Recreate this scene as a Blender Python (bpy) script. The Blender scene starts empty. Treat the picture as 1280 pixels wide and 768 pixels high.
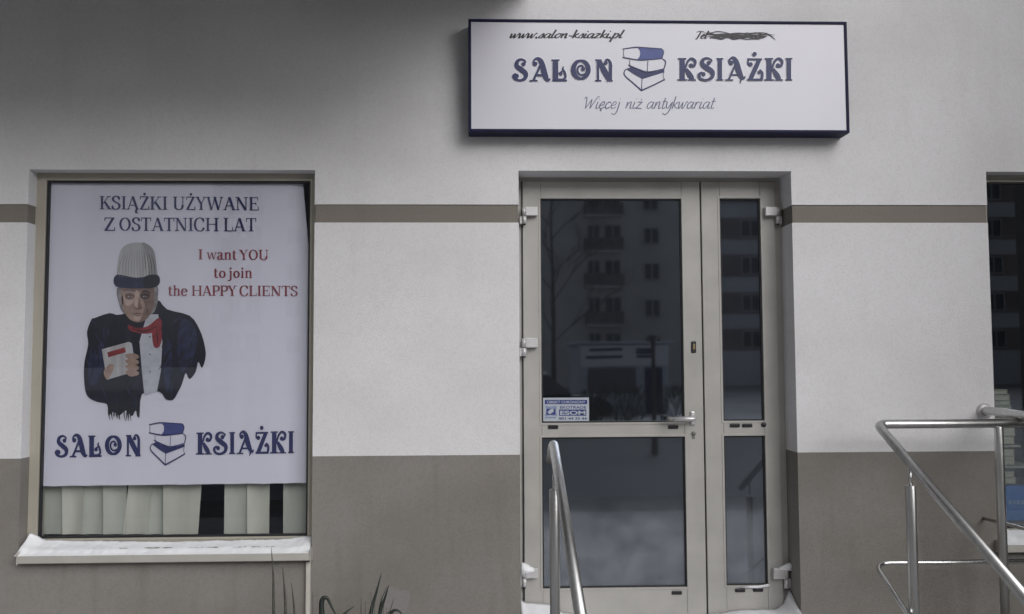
import bpy, bmesh, math, random
from mathutils import Vector, noise
random.seed(7)
C = bpy.context.scene
R = math.radians
# ---------------------------------------------------------------- camera
FPX, CAMZ, CAMD = 1150.0, 1.22, 4.6
YAW, PITCH, ROLL = R(1.8794), R(3.5332), R(-0.2616)
fw = Vector((math.sin(YAW)*math.cos(PITCH), math.cos(YAW)*math.cos(PITCH), math.sin(PITCH)))
r0 = Vector((math.cos(YAW), -math.sin(YAW), 0)); u0 = r0.cross(fw)
rt = r0*math.cos(ROLL)+u0*math.sin(ROLL); up = -r0*math.sin(ROLL)+u0*math.cos(ROLL)
CAM = Vector((0, -CAMD, CAMZ))
cd = bpy.data.cameras.new('camera'); cam = bpy.data.objects.new('camera', cd); C.collection.objects.link(cam)
from mathutils import Matrix
M3 = Matrix((rt, up, -fw)).transposed()
cam.matrix_world = Matrix.Translation(CAM) @ M3.to_4x4()
cd.sensor_width = 36; cd.sensor_fit = 'HORIZONTAL'; cd.lens = FPX/1280*36
cd.clip_start = .05; cd.clip_end = 2000
C.camera = cam
def W(u, v, y):
    """world point on the upright plane at depth y, measured from the photograph (1280x768)"""
    d = fw + rt*((u-640)/FPX) - up*((v-384)/FPX)
    t = (y-CAM.y)/d.y
    return CAM + d*t
# ---------------------------------------------------------------- sky, sun, exposure
SUN_EL, SUN_AZ, SUN_POWER, SKY = R(26), R(28), 2.3, 0.105
w = bpy.data.worlds.new('World'); C.world = w; w.use_nodes = True
nt = w.node_tree; bg = nt.nodes['Background']
sky = nt.nodes.new('ShaderNodeTexSky'); sky.sky_type = 'NISHITA'; sky.sun_disc = False
sky.sun_elevation = SUN_EL; sky.sun_rotation = math.pi-SUN_AZ
sky.air_density = 1.0; sky.dust_density = 6.0; sky.ozone_density = 1.0
hs = nt.nodes.new('ShaderNodeHueSaturation'); hs.inputs['Saturation'].default_value = .10
nt.links.new(sky.outputs[0], hs.inputs['Color']); nt.links.new(hs.outputs[0], bg.inputs[0])
bg.inputs[1].default_value = SKY
sl = bpy.data.lights.new('sun', 'SUN'); so = bpy.data.objects.new('sun', sl); C.collection.objects.link(so)
sl.energy = SUN_POWER; sl.angle = R(58); sl.color = (1, .99, .98)
sdir = Vector((math.sin(SUN_AZ)*math.cos(SUN_EL), -math.cos(SUN_AZ)*math.cos(SUN_EL), math.sin(SUN_EL)))  # towards the sun
so.rotation_euler = sdir.to_track_quat('Z', 'Y').to_euler()
so.location = (6, -8, 9)
vs = C.view_settings; vs.view_transform = 'Standard'; vs.look = 'None'; vs.exposure = -0.52; vs.gamma = 1
vs.use_curve_mapping = False
C.cycles.max_bounces = 8; C.cycles.transparent_max_bounces = 16

# ---------------------------------------------------------------- materials
def lin(r, g, b):
    f = lambda c: (c/255/12.92 if c/255 <= .04045 else ((c/255+.055)/1.055)**2.4)
    return (f(r), f(g), f(b), 1)
def mat(name, col, rough=.6, metal=0, var=0, vscale=3, bump=0, bscale=200, spec=.5, stretch=None, col2=None, detail=4):
    m = bpy.data.materials.new(name); m.use_nodes = True; n = m.node_tree; p = n.nodes['Principled BSDF']
    p.inputs['Base Color'].default_value = (*col[:3], 1); p.inputs['Roughness'].default_value = rough
    p.inputs['Metallic'].default_value = metal; p.inputs['Specular IOR Level'].default_value = spec
    tc = n.nodes.new('ShaderNodeTexCoord'); src = tc.outputs['Object']
    if stretch:
        mp = n.nodes.new('ShaderNodeMapping'); mp.inputs['Scale'].default_value = stretch
        n.links.new(src, mp.inputs[0]); src = mp.outputs[0]
    if var:
        t = n.nodes.new('ShaderNodeTexNoise'); t.inputs['Scale'].default_value = vscale; t.inputs['Detail'].default_value = detail
        n.links.new(src, t.inputs['Vector'])
        rp = n.nodes.new('ShaderNodeValToRGB'); rp.color_ramp.elements[0].position = .3; rp.color_ramp.elements[1].position = .7
        a = col2 if col2 else [c*(1-var) for c in col[:3]]
        rp.color_ramp.elements[0].color = (*a[:3], 1); rp.color_ramp.elements[1].color = (*[min(1, c*(1+(0 if col2 else var))) for c in col[:3]], 1)
        n.links.new(t.outputs['Fac'], rp.inputs[0]); n.links.new(rp.outputs[0], p.inputs['Base Color'])
    if bump:
        t2 = n.nodes.new('ShaderNodeTexNoise'); t2.inputs['Scale'].default_value = bscale; t2.inputs['Detail'].default_value = 3
        n.links.new(tc.outputs['Object'], t2.inputs['Vector'])
        b = n.nodes.new('ShaderNodeBump'); b.inputs['Strength'].default_value = bump; b.inputs['Distance'].default_value = .004
        n.links.new(t2.outputs['Fac'], b.inputs['Height']); n.links.new(b.outputs[0], p.inputs['Normal'])
    return m
def plaster(name, col, dirt, streak=.35, bump=.55):
    """rendered wall: broad blotches, thin vertical run marks, gritty bump"""
    m = bpy.data.materials.new(name); m.use_nodes = True; n = m.node_tree; p = n.nodes['Principled BSDF']
    p.inputs['Roughness'].default_value = .9; p.inputs['Specular IOR Level'].default_value = .2
    tc = n.nodes.new('ShaderNodeTexCoord')
    def nz(scale, st, det=4):
        mp = n.nodes.new('ShaderNodeMapping'); mp.inputs['Scale'].default_value = st
        t = n.nodes.new('ShaderNodeTexNoise'); t.inputs['Scale'].default_value = scale; t.inputs['Detail'].default_value = det
        n.links.new(tc.outputs['Object'], mp.inputs[0]); n.links.new(mp.outputs[0], t.inputs['Vector']); return t.outputs['Fac']
    def ramp(f, a, b):
        rp = n.nodes.new('ShaderNodeMapRange'); rp.inputs['From Min'].default_value = a; rp.inputs['From Max'].default_value = b
        n.links.new(f, rp.inputs['Value']); return rp.outputs[0]
    def mix(fac, a, b, k):
        mm = n.nodes.new('ShaderNodeMath'); mm.operation = 'MULTIPLY'; mm.inputs[1].default_value = k; n.links.new(fac, mm.inputs[0])
        x = n.nodes.new('ShaderNodeMix'); x.data_type = 'RGBA'
        n.links.new(mm.outputs[0], x.inputs['Factor'])
        if isinstance(a, tuple): x.inputs[6].default_value = a
        else: n.links.new(a, x.inputs[6])
        x.inputs[7].default_value = b; return x.outputs[2]
    c = mix(ramp(nz(1.6, (1, 1, 1.3), 6), .42, .72), (*col[:3], 1), (*dirt[:3], 1), .55)
    c = mix(ramp(nz(7, (1, 1, .12), 3), .56, .8), c, (*dirt[:3], 1), streak)
    c = mix(ramp(nz(90, (1, 1, 1), 4), .45, .75), c, (*[x*.8 for x in dirt[:3]], 1), .25)
    n.links.new(c, p.inputs['Base Color'])
    b = n.nodes.new('ShaderNodeBump'); b.inputs['Strength'].default_value = bump; b.inputs['Distance'].default_value = .003
    n.links.new(nz(160, (1, 1, 1), 3), b.inputs['Height']); n.links.new(b.outputs[0], p.inputs['Normal'])
    return m
M = {}
M['white_plaster'] = plaster('white_plaster', (.70, .695, .715), (.56, .55, .555), .4)
M['taupe_plaster'] = plaster('taupe_plaster', (.238, .224, .210), (.160, .147, .130), .65)
M['band_plaster'] = plaster('band_plaster', (.21, .19, .17), (.16, .145, .13), .5)
M['patch'] = plaster('bare_cement', (.245, .235, .23), (.215, .205, .20), .2)
M['aluminium'] = mat('painted_aluminium', (.385, .372, .355), .42, 0, .08, 7, .06, 60)
M['win_frame'] = mat('window_aluminium', (.36, .335, .285), .42, 0, .05, 5, .06, 60)
M['gasket'] = mat('black_rubber', (.012, .012, .015), .6)
M['black_plastic'] = mat('black_plastic', (.015, .014, .018), .4)
M['silver'] = mat('satin_silver', (.62, .61, .62), .38, .6, .05, 30)
M['hinge_alu'] = mat('hinge_aluminium', (.56, .55, .56), .45, .35, .05, 30)
M['grey_cap'] = mat('worn_grip', (.16, .16, .15), .5)
M['steel'] = mat('brushed_steel', (.55, .55, .55), .33, 1.0, .08, 40, .05, 900, stretch=(1, 1, .08))
M['steel_thin'] = mat('polished_steel_rod', (.68, .68, .68), .22, 1.0, .08, 40)
M['sill'] = mat('coated_sill_metal', (.47, .45, .42), .45, .2, .06, 8)
M['snow'] = mat('snow', (.82, .83, .86), .75, 0, .05, 12, .5, 60)
M['navy_frame'] = mat('navy_sign_frame', (.010, .011, .042), .6, 0, .2, 9, spec=.2)
M['sign_face'] = mat('white_sign_acrylic', (.65, .645, .715), .35, 0, .025, 2.2)
M['navy_print'] = mat('navy_print', (.022, .028, .105), .5, 0, .12, 25)
M['blue_print'] = mat('blue_print', (.062, .085, .26), .5, 0, .1, 25)
M['thin_print'] = mat('grey_blue_print', (.13, .14, .22), .5)
M['script_print'] = mat('black_print', (.02, .018, .024), .5)
M['halo_print'] = mat('white_print', (.78, .78, .84), .4)
M['paper'] = mat('poster_paper', (.70, .705, .74), .6, 0, .07, 2.6, .12, 9, stretch=(1, 1, .12))
M['poster_edge'] = mat('poster_white_edge', (.72, .73, .78), .6)
M['poster_navy'] = mat('poster_navy_ink', (.030, .036, .115), .6, 0, .1, 30)
M['poster_blue'] = mat('poster_blue_ink', (.05, .065, .21), .6, 0, .1, 30)
M['poster_red'] = mat('poster_red_ink', (.26, .05, .06), .6, 0, .1, 30)
M['concrete'] = mat('step_concrete', (.30, .29, .27), .9, 0, .15, 4, .5, 60)

def glass(name, tint, f0, rough=.012, fog=None):
    m = bpy.data.materials.new(name); m.use_nodes = True; n = m.node_tree
    for x in list(n.nodes): n.nodes.remove(x)
    o = n.nodes.new('ShaderNodeOutputMaterial'); mx = n.nodes.new('ShaderNodeMixShader')
    tr = n.nodes.new('ShaderNodeBsdfTransparent'); tr.inputs[0].default_value = (*tint, 1)
    gl = n.nodes.new('ShaderNodeBsdfGlossy'); gl.inputs['Roughness'].default_value = rough; gl.inputs[0].default_value = (.82, .89, 1, 1)
    lw = n.nodes.new('ShaderNodeLayerWeight'); lw.inputs[0].default_value = .5
    pw = n.nodes.new('ShaderNodeMath'); pw.operation = 'POWER'; pw.inputs[1].default_value = 4
    ma = n.nodes.new('ShaderNodeMath'); ma.operation = 'MULTIPLY_ADD'; ma.inputs[1].default_value = .8; ma.inputs[2].default_value = f0
    n.links.new(lw.outputs['Facing'], pw.inputs[0]); n.links.new(pw.outputs[0], ma.inputs[0])
    n.links.new(ma.outputs[0], mx.inputs[0]); n.links.new(tr.outputs[0], mx.inputs[1]); n.links.new(gl.outputs[0], mx.inputs[2])
    n.links.new(mx.outputs[0], o.inputs[0])
    if fog:          # thin film of condensation and dust, thickest low on the pane, in cloudy patches
        zlo, zhi, amt = fog
        tcf = n.nodes.new('ShaderNodeTexCoord'); sp = n.nodes.new('ShaderNodeSeparateXYZ'); n.links.new(tcf.outputs['Object'], sp.inputs[0])
        mr = n.nodes.new('ShaderNodeMapRange'); mr.interpolation_type = 'SMOOTHSTEP'; mr.inputs['From Min'].default_value = zhi; mr.inputs['From Max'].default_value = zlo
        nf = n.nodes.new('ShaderNodeTexNoise'); nf.inputs['Scale'].default_value = 3.2; nf.inputs['Detail'].default_value = 5; n.links.new(tcf.outputs['Object'], nf.inputs['Vector'])
        ad = n.nodes.new('ShaderNodeMath'); ad.operation = 'MULTIPLY_ADD'; ad.inputs[1].default_value = .35; n.links.new(nf.outputs['Fac'], ad.inputs[0])
        off = n.nodes.new('ShaderNodeMath'); off.operation = 'ADD'; off.inputs[1].default_value = -.175; n.links.new(sp.outputs['Z'], off.inputs[0]); n.links.new(off.outputs[0], ad.inputs[2]); n.links.new(ad.outputs[0], mr.inputs['Value'])
        nm = n.nodes.new('ShaderNodeTexNoise'); nm.inputs['Scale'].default_value = 7; nm.inputs['Detail'].default_value = 4; n.links.new(tcf.outputs['Object'], nm.inputs['Vector'])
        m2 = n.nodes.new('ShaderNodeMapRange'); m2.inputs['From Min'].default_value = .3; m2.inputs['From Max'].default_value = .7; m2.inputs['To Min'].default_value = .35; n.links.new(nm.outputs['Fac'], m2.inputs['Value'])
        mu = n.nodes.new('ShaderNodeMath'); mu.operation = 'MULTIPLY'; n.links.new(mr.outputs[0], mu.inputs[0]); n.links.new(m2.outputs[0], mu.inputs[1])
        m3 = n.nodes.new('ShaderNodeMath'); m3.operation = 'MULTIPLY_ADD'; m3.inputs[1].default_value = amt; m3.inputs[2].default_value = .006; n.links.new(mu.outputs[0], m3.inputs[0])
        df = n.nodes.new('ShaderNodeBsdfDiffuse'); df.inputs[0].default_value = (.75, .78, .82, 1)
        mxf = n.nodes.new('ShaderNodeMixShader'); n.links.new(m3.outputs[0], mxf.inputs[0]); n.links.new(mx.outputs[0], mxf.inputs[1]); n.links.new(df.outputs[0], mxf.inputs[2]); n.links.new(mxf.outputs[0], o.inputs[0])
    # float glass is never quite flat
    tc = n.nodes.new('ShaderNodeTexCoord'); t = n.nodes.new('ShaderNodeTexNoise'); t.inputs['Scale'].default_value = 1.7; t.inputs['Detail'].default_value = 1
    b = n.nodes.new('ShaderNodeBump'); b.inputs['Strength'].default_value = .02; b.inputs['Distance'].default_value = .02
    n.links.new(tc.outputs['Object'], t.inputs['Vector']); n.links.new(t.outputs['Fac'], b.inputs['Height']); n.links.new(b.outputs[0], gl.inputs['Normal'])
    return m
M['glass'] = glass('window_glass', (.935, .935, .96), .035)
M['shop_glass'] = glass('coated_shop_glass', (.92, .94, .95), .11)
M['door_glass'] = glass('door_glass', (.82, .86, .93),   .24, .024, (-9, -8, 0))
M['fog_glass'] = glass('misted_door_glass', (.82, .86, .93), .135, .035, (.40, .64, .13))

# ---------------------------------------------------------------- mesh helpers
def tag(o, label=None, cat=None, group=None, kind=None):
    if label: o['label'] = label
    if cat: o['category'] = cat
    if group: o['group'] = group
    if kind: o['kind'] = kind
    return o
def empty(name, loc, label, cat, group=None):
    o = bpy.data.objects.new(name, None); C.collection.objects.link(o); o.location = loc; o.empty_display_size = .1
    return tag(o, label, cat, group)
def obj(name, bm, mats, parent=None, smooth=False, recalc=True):
    me = bpy.data.meshes.new(name)
    if recalc: bmesh.ops.recalc_face_normals(bm, faces=bm.faces)
    bm.to_mesh(me); bm.free()
    if not isinstance(mats, (list, tuple)): mats = [mats]
    for m in mats: me.materials.append(M[m] if isinstance(m, str) else m)
    if smooth:
        for p in me.polygons: p.use_smooth = True
    o = bpy.data.objects.new(name, me); C.collection.objects.link(o)
    if parent:
        o.parent = parent
        acc = Vector(); q = parent
        while q: acc += q.location; q = q.parent
        for v_ in me.vertices: v_.co -= acc      # geometry is written in world units
    return o
def box(bm, x0, x1, y0, y1, z0, z1, mi=0, bevel=0):
    vsx = [bm.verts.new((x, y, z)) for x in (x0, x1) for y in (y0, y1) for z in (z0, z1)]
    idx = [(0, 1, 3, 2), (4, 6, 7, 5), (0, 4, 5, 1), (2, 3, 7, 6), (0, 2, 6, 4), (1, 5, 7, 3)]
    fs = []
    for f in idx:
        ff = bm.faces.new([vsx[i] for i in f]); ff.material_index = mi; fs.append(ff)
    if bevel:
        ed = list({e for f in fs for e in f.edges})
        r = bmesh.ops.bevel(bm, geom=ed, offset=bevel, segments=2, affect='EDGES', profile=.5)
        for f in r['faces']: f.material_index = mi
def ring_frame(bm, x0, x1, z0, z1, wl, wr, wb, wt, y0, y1, mi=0, bevel=0):
    """mitred rectangular frame as one closed ring"""
    O = [(x0, z0), (x1, z0), (x1, z1), (x0, z1)]; I = [(x0+wl, z0+wb), (x1-wr, z0+wb), (x1-wr, z1-wt), (x0+wl, z1-wt)]
    vo = [[bm.verts.new((a, y, b)) for a, b in P] for P in (O, I) for y in (y0, y1)]
    of, ob, inf, inb = vo
    fs = []
    for i in range(4):
        j = (i+1) % 4
        for q in ((of[i], of[j], inf[j], inf[i]), (ob[i], inb[i], inb[j], ob[j]), (of[i], ob[i], ob[j], of[j]), (inf[i], inf[j], inb[j], inb[i])):
            f = bm.faces.new(q); f.material_index = mi; fs.append(f)
    if bevel:
        ed = [e for e in {e for f in fs for e in f.edges} if len(e.link_faces) == 2 and e.link_faces[0].normal.length >= 0]
        bmesh.ops.recalc_face_normals(bm, faces=bm.faces)
        ed = [e for e in ed if e.calc_face_angle(0) > .5]
        bmesh.ops.bevel(bm, geom=ed, offset=bevel, segments=2, affect='EDGES', profile=.5)
def catmull(pts, n=8, closed=False):
    out = []
    m = len(pts)
    rng = range(m) if closed else range(m-1)
    for i in rng:
        g = lambda k: pts[k % m] if closed else pts[max(0, min(m-1, k))]
        p0, p1, p2, p3 = g(i-1), g(i), g(i+1), g(i+2)
        for s in range(n):
            t = s/n
            out.append(tuple(.5*((2*b)+(-a+c)*t+(2*a-5*b+4*c-d)*t*t+(-a+3*b-3*c+d)*t**3) for a, b, c, d in zip(p0, p1, p2, p3)))
    if not closed: out.append(tuple(pts[-1]))
    return out
def fillet(pts, rad, n=8):
    """polyline with rounded corners"""
    out = [Vector(pts[0])]
    for i in range(1, len(pts)-1):
        a, b, c = Vector(pts[i-1]), Vector(pts[i]), Vector(pts[i+1])
        d1, d2 = (a-b), (c-b); l = min(rad, d1.length*.49, d2.length*.49)
        p, q = b+d1.normalized()*l, b+d2.normalized()*l
        for k in range(n+1):
            t = k/n; out.append(p*(1-t)**2+b*2*t*(1-t)+q*t*t)
    out.append(Vector(pts[-1])); return out
def tube(bm, pts, r, seg=16, mi=0, cap=True):
    pts = [Vector(p) for p in pts]; rs = r if isinstance(r, (list, tuple)) else [r]*len(pts)
    rings = []; prev = None
    for i, p in enumerate(pts):
        t = (pts[min(i+1, len(pts)-1)]-pts[max(i-1, 0)]).normalized()
        if prev is None:
            a = Vector((0, 0, 1)) if abs(t.z) < .9 else Vector((1, 0, 0)); a = (a-t*a.dot(t)).normalized()
        else: a = (prev-t*prev.dot(t)).normalized()
        prev = a; b = t.cross(a)
        rings.append([bm.verts.new(p+(a*math.cos(2*math.pi*k/seg)+b*math.sin(2*math.pi*k/seg))*rs[i]) for k in range(seg)])
    for i in range(len(rings)-1):
        for k in range(seg):
            f = bm.faces.new((rings[i][k], rings[i][(k+1) % seg], rings[i+1][(k+1) % seg], rings[i+1][k])); f.material_index = mi; f.smooth = True
    if cap:
        for rg in (rings[0][::-1], rings[-1]):
            f = bm.faces.new(rg); f.material_index = mi
def lathe(bm, o, axis, prof, seg=20, mi=0):
    o = Vector(o); t = Vector(axis).normalized()
    a = Vector((0, 0, 1)) if abs(t.z) < .9 else Vector((1, 0, 0)); a = (a-t*a.dot(t)).normalized(); b = t.cross(a)
    rings = [[bm.verts.new(o+t*h+(a*math.cos(2*math.pi*k/seg)+b*math.sin(2*math.pi*k/seg))*max(r, 1e-4)) for k in range(seg)] for r, h in prof]
    for i in range(len(rings)-1):
        for k in range(seg):
            f = bm.faces.new((rings[i][k], rings[i][(k+1) % seg], rings[i+1][(k+1) % seg], rings[i+1][k])); f.smooth = True; f.material_index = mi

# ---------------------------------------------------------------- the printed lettering
EPS = .00025
class Print:
    """flat print on an upright surface; shapes given in photograph pixels, laid on the plane at depth y"""
    def __init__(s, y, fn=None): s.bm = bmesh.new(); s.y = y; s.k = 0; s.fn = fn or (lambda u, v: (u, v))
    def P(s, u, v, off=0):
        u, v = s.fn(u, v); p = W(u, v, s.y); p.y = s.y-off; return p
    def poly(s, pts, mi=0, layer=None):
        off = EPS*(1+s.k % 9) if layer is None else EPS*layer
        s.k += 1
        vv = [s.bm.verts.new(s.P(u, v, off)) for u, v in pts]
        f = s.bm.faces.new(vv); f.material_index = mi; f.normal_update()
        if f.normal.y > 0: f.normal_flip()
        return f
    def disc(s, u, v, r, mi=0, n=18, ry=None, layer=None):
        s.poly([(u+r*math.cos(2*math.pi*i/n), v+(ry or r)*math.sin(2*math.pi*i/n)) for i in range(n)], mi, layer)
    def ribbon(s, pts, ws, mi=0, closed=False, layer=None):
        off = EPS*(1+s.k % 9) if layer is None else EPS*layer
        s.k += 1
        n = len(pts); L = []
        for i in range(n):
            a = pts[(i-1) % n] if closed else pts[max(0, i-1)]; b = pts[(i+1) % n] if closed else pts[min(n-1, i+1)]
            dx, dy = b[0]-a[0], b[1]-a[1]; l = math.hypot(dx, dy) or 1; nx, ny = -dy/l, dx/l
            h = ws[i]/2; e = off+i*4e-6
            L.append((s.bm.verts.new(s.P(pts[i][0]+nx*h, pts[i][1]+ny*h, e)), s.bm.verts.new(s.P(pts[i][0]-nx*h, pts[i][1]-ny*h, e))))
        for i in range(n if closed else n-1):
            j = (i+1) % n
            f = s.bm.faces.new((L[i][0], L[j][0], L[j][1], L[i][1])); f.material_index = mi; f.normal_update()
            if f.normal.y > 0: f.normal_flip()
    def stroke(s, pts, mi=0, n=6, closed=False, layer=None):
        """pts: (u, v, width)"""
        q = catmull(pts, n, closed); s.ribbon([(a, b) for a, b, c in q], [max(c, .05) for a, b, c in q], mi, closed, layer)
    def build(s, name, mats, parent): return obj(name, s.bm, mats, parent, recalc=False)

# ornate shop lettering, traced as thick strokes (zoom units), k scales widths for the white halo
def ornate(pr, pr2, grow=.4, mi=0):
    p_ = [pr]
    def mk(ox, oy, sc):
        def st(*pts): p_[0].stroke([(x/sc+ox, y/sc+oy, w_/sc+grow) for x, y, w_ in pts], mi)
        def ba(x, y, r): p_[0].disc(x/sc+ox, y/sc+oy, r/sc+grow/2, mi)
        def ln(x0, y0, x1, y1, w_):
            g = grow/2*sc; dx, dy = x1-x0, y1-y0; l = math.hypot(dx, dy)
            p_[0].ribbon([((x0-dx/l*g)/sc+ox, (y0-dy/l*g)/sc+oy), ((x1+dx/l*g)/sc+ox, (y1+dy/l*g)/sc+oy)], [w_/sc+grow]*2, mi)
        return st, ba, ln
    st, ba, ln = mk(620, 50, 5.818)
    # S
    ba(200, 177, 15); st((203, 178, 12), (214, 157, 10), (185, 142, 14), (155, 158, 24), (152, 190, 30), (185, 217, 34), (216, 245, 32), (211, 280, 24), (178, 295, 16), (143, 286, 18), (129, 262, 20), (146, 246, 12)); ba(150, 263, 16)
    # A
    ba(284, 175, 16); st((272, 170, 12), (278, 147, 12), (304, 136, 20), (328, 158, 34), (344, 210, 40), (360, 265, 38), (378, 293, 22), (395, 284, 8))
    st((322, 185, 14), (296, 245, 15), (272, 294, 16)); ln(247, 297, 302, 297, 9); ln(288, 257, 352, 257, 13)
    # L
    ln(433, 148, 433, 295, 38); ln(404, 148, 462, 148, 10); ln(410, 296, 516, 296, 12)
    st((450, 290, 16), (490, 288, 16), (505, 268, 16), (498, 235, 16), (486, 212, 12), (492, 194, 5)); ba(470, 246, 14); st((470, 236, 10), (484, 228, 10))
    # O
    pr.stroke([((617+(66+0)*math.cos(a)*.82)/5.818+620, (217+72*.9*math.sin(a))/5.818+50, (15+19*abs(math.cos(a)))/5.818+grow) for a in [i*math.pi/8 for i in range(16)]], mi, 4, True)
    ba(634, 213, 14); st((640, 205, 10), (622, 188, 11), (598, 200, 13), (594, 232, 13), (618, 256, 11), (652, 248, 12))
    # N
    ln(742, 150, 742, 295, 15); ln(722, 297, 766, 297, 9); ln(724, 147, 768, 147, 9); st((748, 150, 30), (785, 220, 40), (826, 292, 34))
    st((832, 292, 22), (833, 220, 22), (832, 170, 20), (815, 144, 13), (795, 150, 12)); ba(798, 168, 14); ln(806, 297, 849, 297, 8);
    p_[0] = pr2; st, ba, ln = mk(830, 50, 7.11)
    def K(d):
        ln(162+d, 170, 162+d, 352, 44); ln(126+d, 168, 198+d, 168, 11); ln(120+d, 356, 204+d, 356, 11)
        st((184+d, 272, 14), (208+d, 200, 18), (242+d, 168, 22), (276+d, 190, 24), (268+d, 232, 20), (240+d, 240, 14)); ba(240+d, 228, 18)
        st((196+d, 258, 24), (232+d, 315, 44), (258+d, 355, 28)); ln(214+d, 357, 284+d, 357, 9)
    K(0)
    ba(398, 206, 18); st((404, 206, 14), (424, 184, 12), (385, 164, 16), (346, 180, 28), (341, 216, 36), (382, 250, 42), (430, 287, 38), (424, 335, 28), (375, 358, 18), (325, 346, 20), (312, 310, 24), (340, 288, 14)); ba(350, 306, 19)
    ln(497, 170, 497, 354, 36); ln(469, 168, 527, 168, 10); ln(467, 356, 527, 356, 10)
    ba(597, 206, 19); st((586, 204, 14), (580, 180, 14), (612, 160, 24), (640, 190, 40), (660, 260, 48), (684, 322, 38), (706, 344, 20), (722, 324, 8))
    st((692, 340, 18), (684, 362, 12), (677, 382, 4)); st((634, 222, 16), (604, 290, 17), (577, 353, 18)); ln(545, 357, 612, 357, 9); ln(600, 312, 668, 312, 13)
    ln(742, 173, 870, 173, 15); st((752, 172, 12), (747, 208, 14), (768, 232, 14)); ba(770, 218, 18); st((846, 178, 34), (808, 262, 38), (768, 350, 36)); ln(742, 354, 876, 354, 17)
    st((868, 352, 22), (873, 296, 20), (850, 264, 8)); ba(848, 288, 15); ba(805, 127, 18)
    K(772); ln(1110, 170, 1110, 354, 36); ln(1082, 168, 1140, 168, 10); ln(1080, 356, 1140, 356, 10)
def books_emblem(pr, grow=0, mi=(0, 1)):
    T = lambda x, y: (x/5.818+620, y/5.818+50)
    st = lambda *p: pr.stroke([(*T(a, b), c/5.818+grow) for a, b, c in p], mi[0])
    pl = lambda m, *p: pr.poly([T(a, b) for a, b in p], m)
    pl(mi[1], *[(x, y) for x, y in [(1032, 60), (1110, 62), (1204, 68), (1216, 84), (1217, 105), (1206, 134), (1130, 140), (1050, 147), (1028, 142), (1044, 122), (1049, 100), (1046, 78)]])
    st((920, 68, 8), (985, 58, 9), (1030, 55, 10), (1120, 60, 8), (1206, 66, 8)); st((1206, 66, 7), (1219, 90, 7), (1206, 136, 7))
    st((920, 128, 9), (985, 140, 9), (1050, 148, 9), (1130, 143, 8), (1208, 136, 7)); st((931, 72, 4), (927, 100, 4), (932, 128, 4))
    st((1210, 138, 6), (1233, 160, 8), (1222, 210, 8)); st((975, 147, 4), (972, 170, 4), (976, 186, 5))
    st((962, 184, 8), (1030, 212, 8), (1095, 234, 9), (1160, 226, 8), (1224, 212, 8)); st((1105, 152, 4), (1103, 190, 4), (1100, 230, 5))
    pl(mi[0], (978, 196), (1030, 218), (1095, 240), (1160, 232), (1224, 218), (1224, 236), (1140, 262), (1065, 286), (1000, 250), (948, 214), (964, 206))
    st((966, 208, 7), (938, 222, 8), (936, 258, 9), (1000, 318, 10), (1060, 370, 12)); st((1056, 370, 12), (1140, 332, 10), (1228, 288, 10)); st((1063, 284, 5), (1060, 330, 5), (1060, 368, 6))
    st((1222, 236, 4), (1215, 260, 4), (1222, 286, 4))
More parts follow.
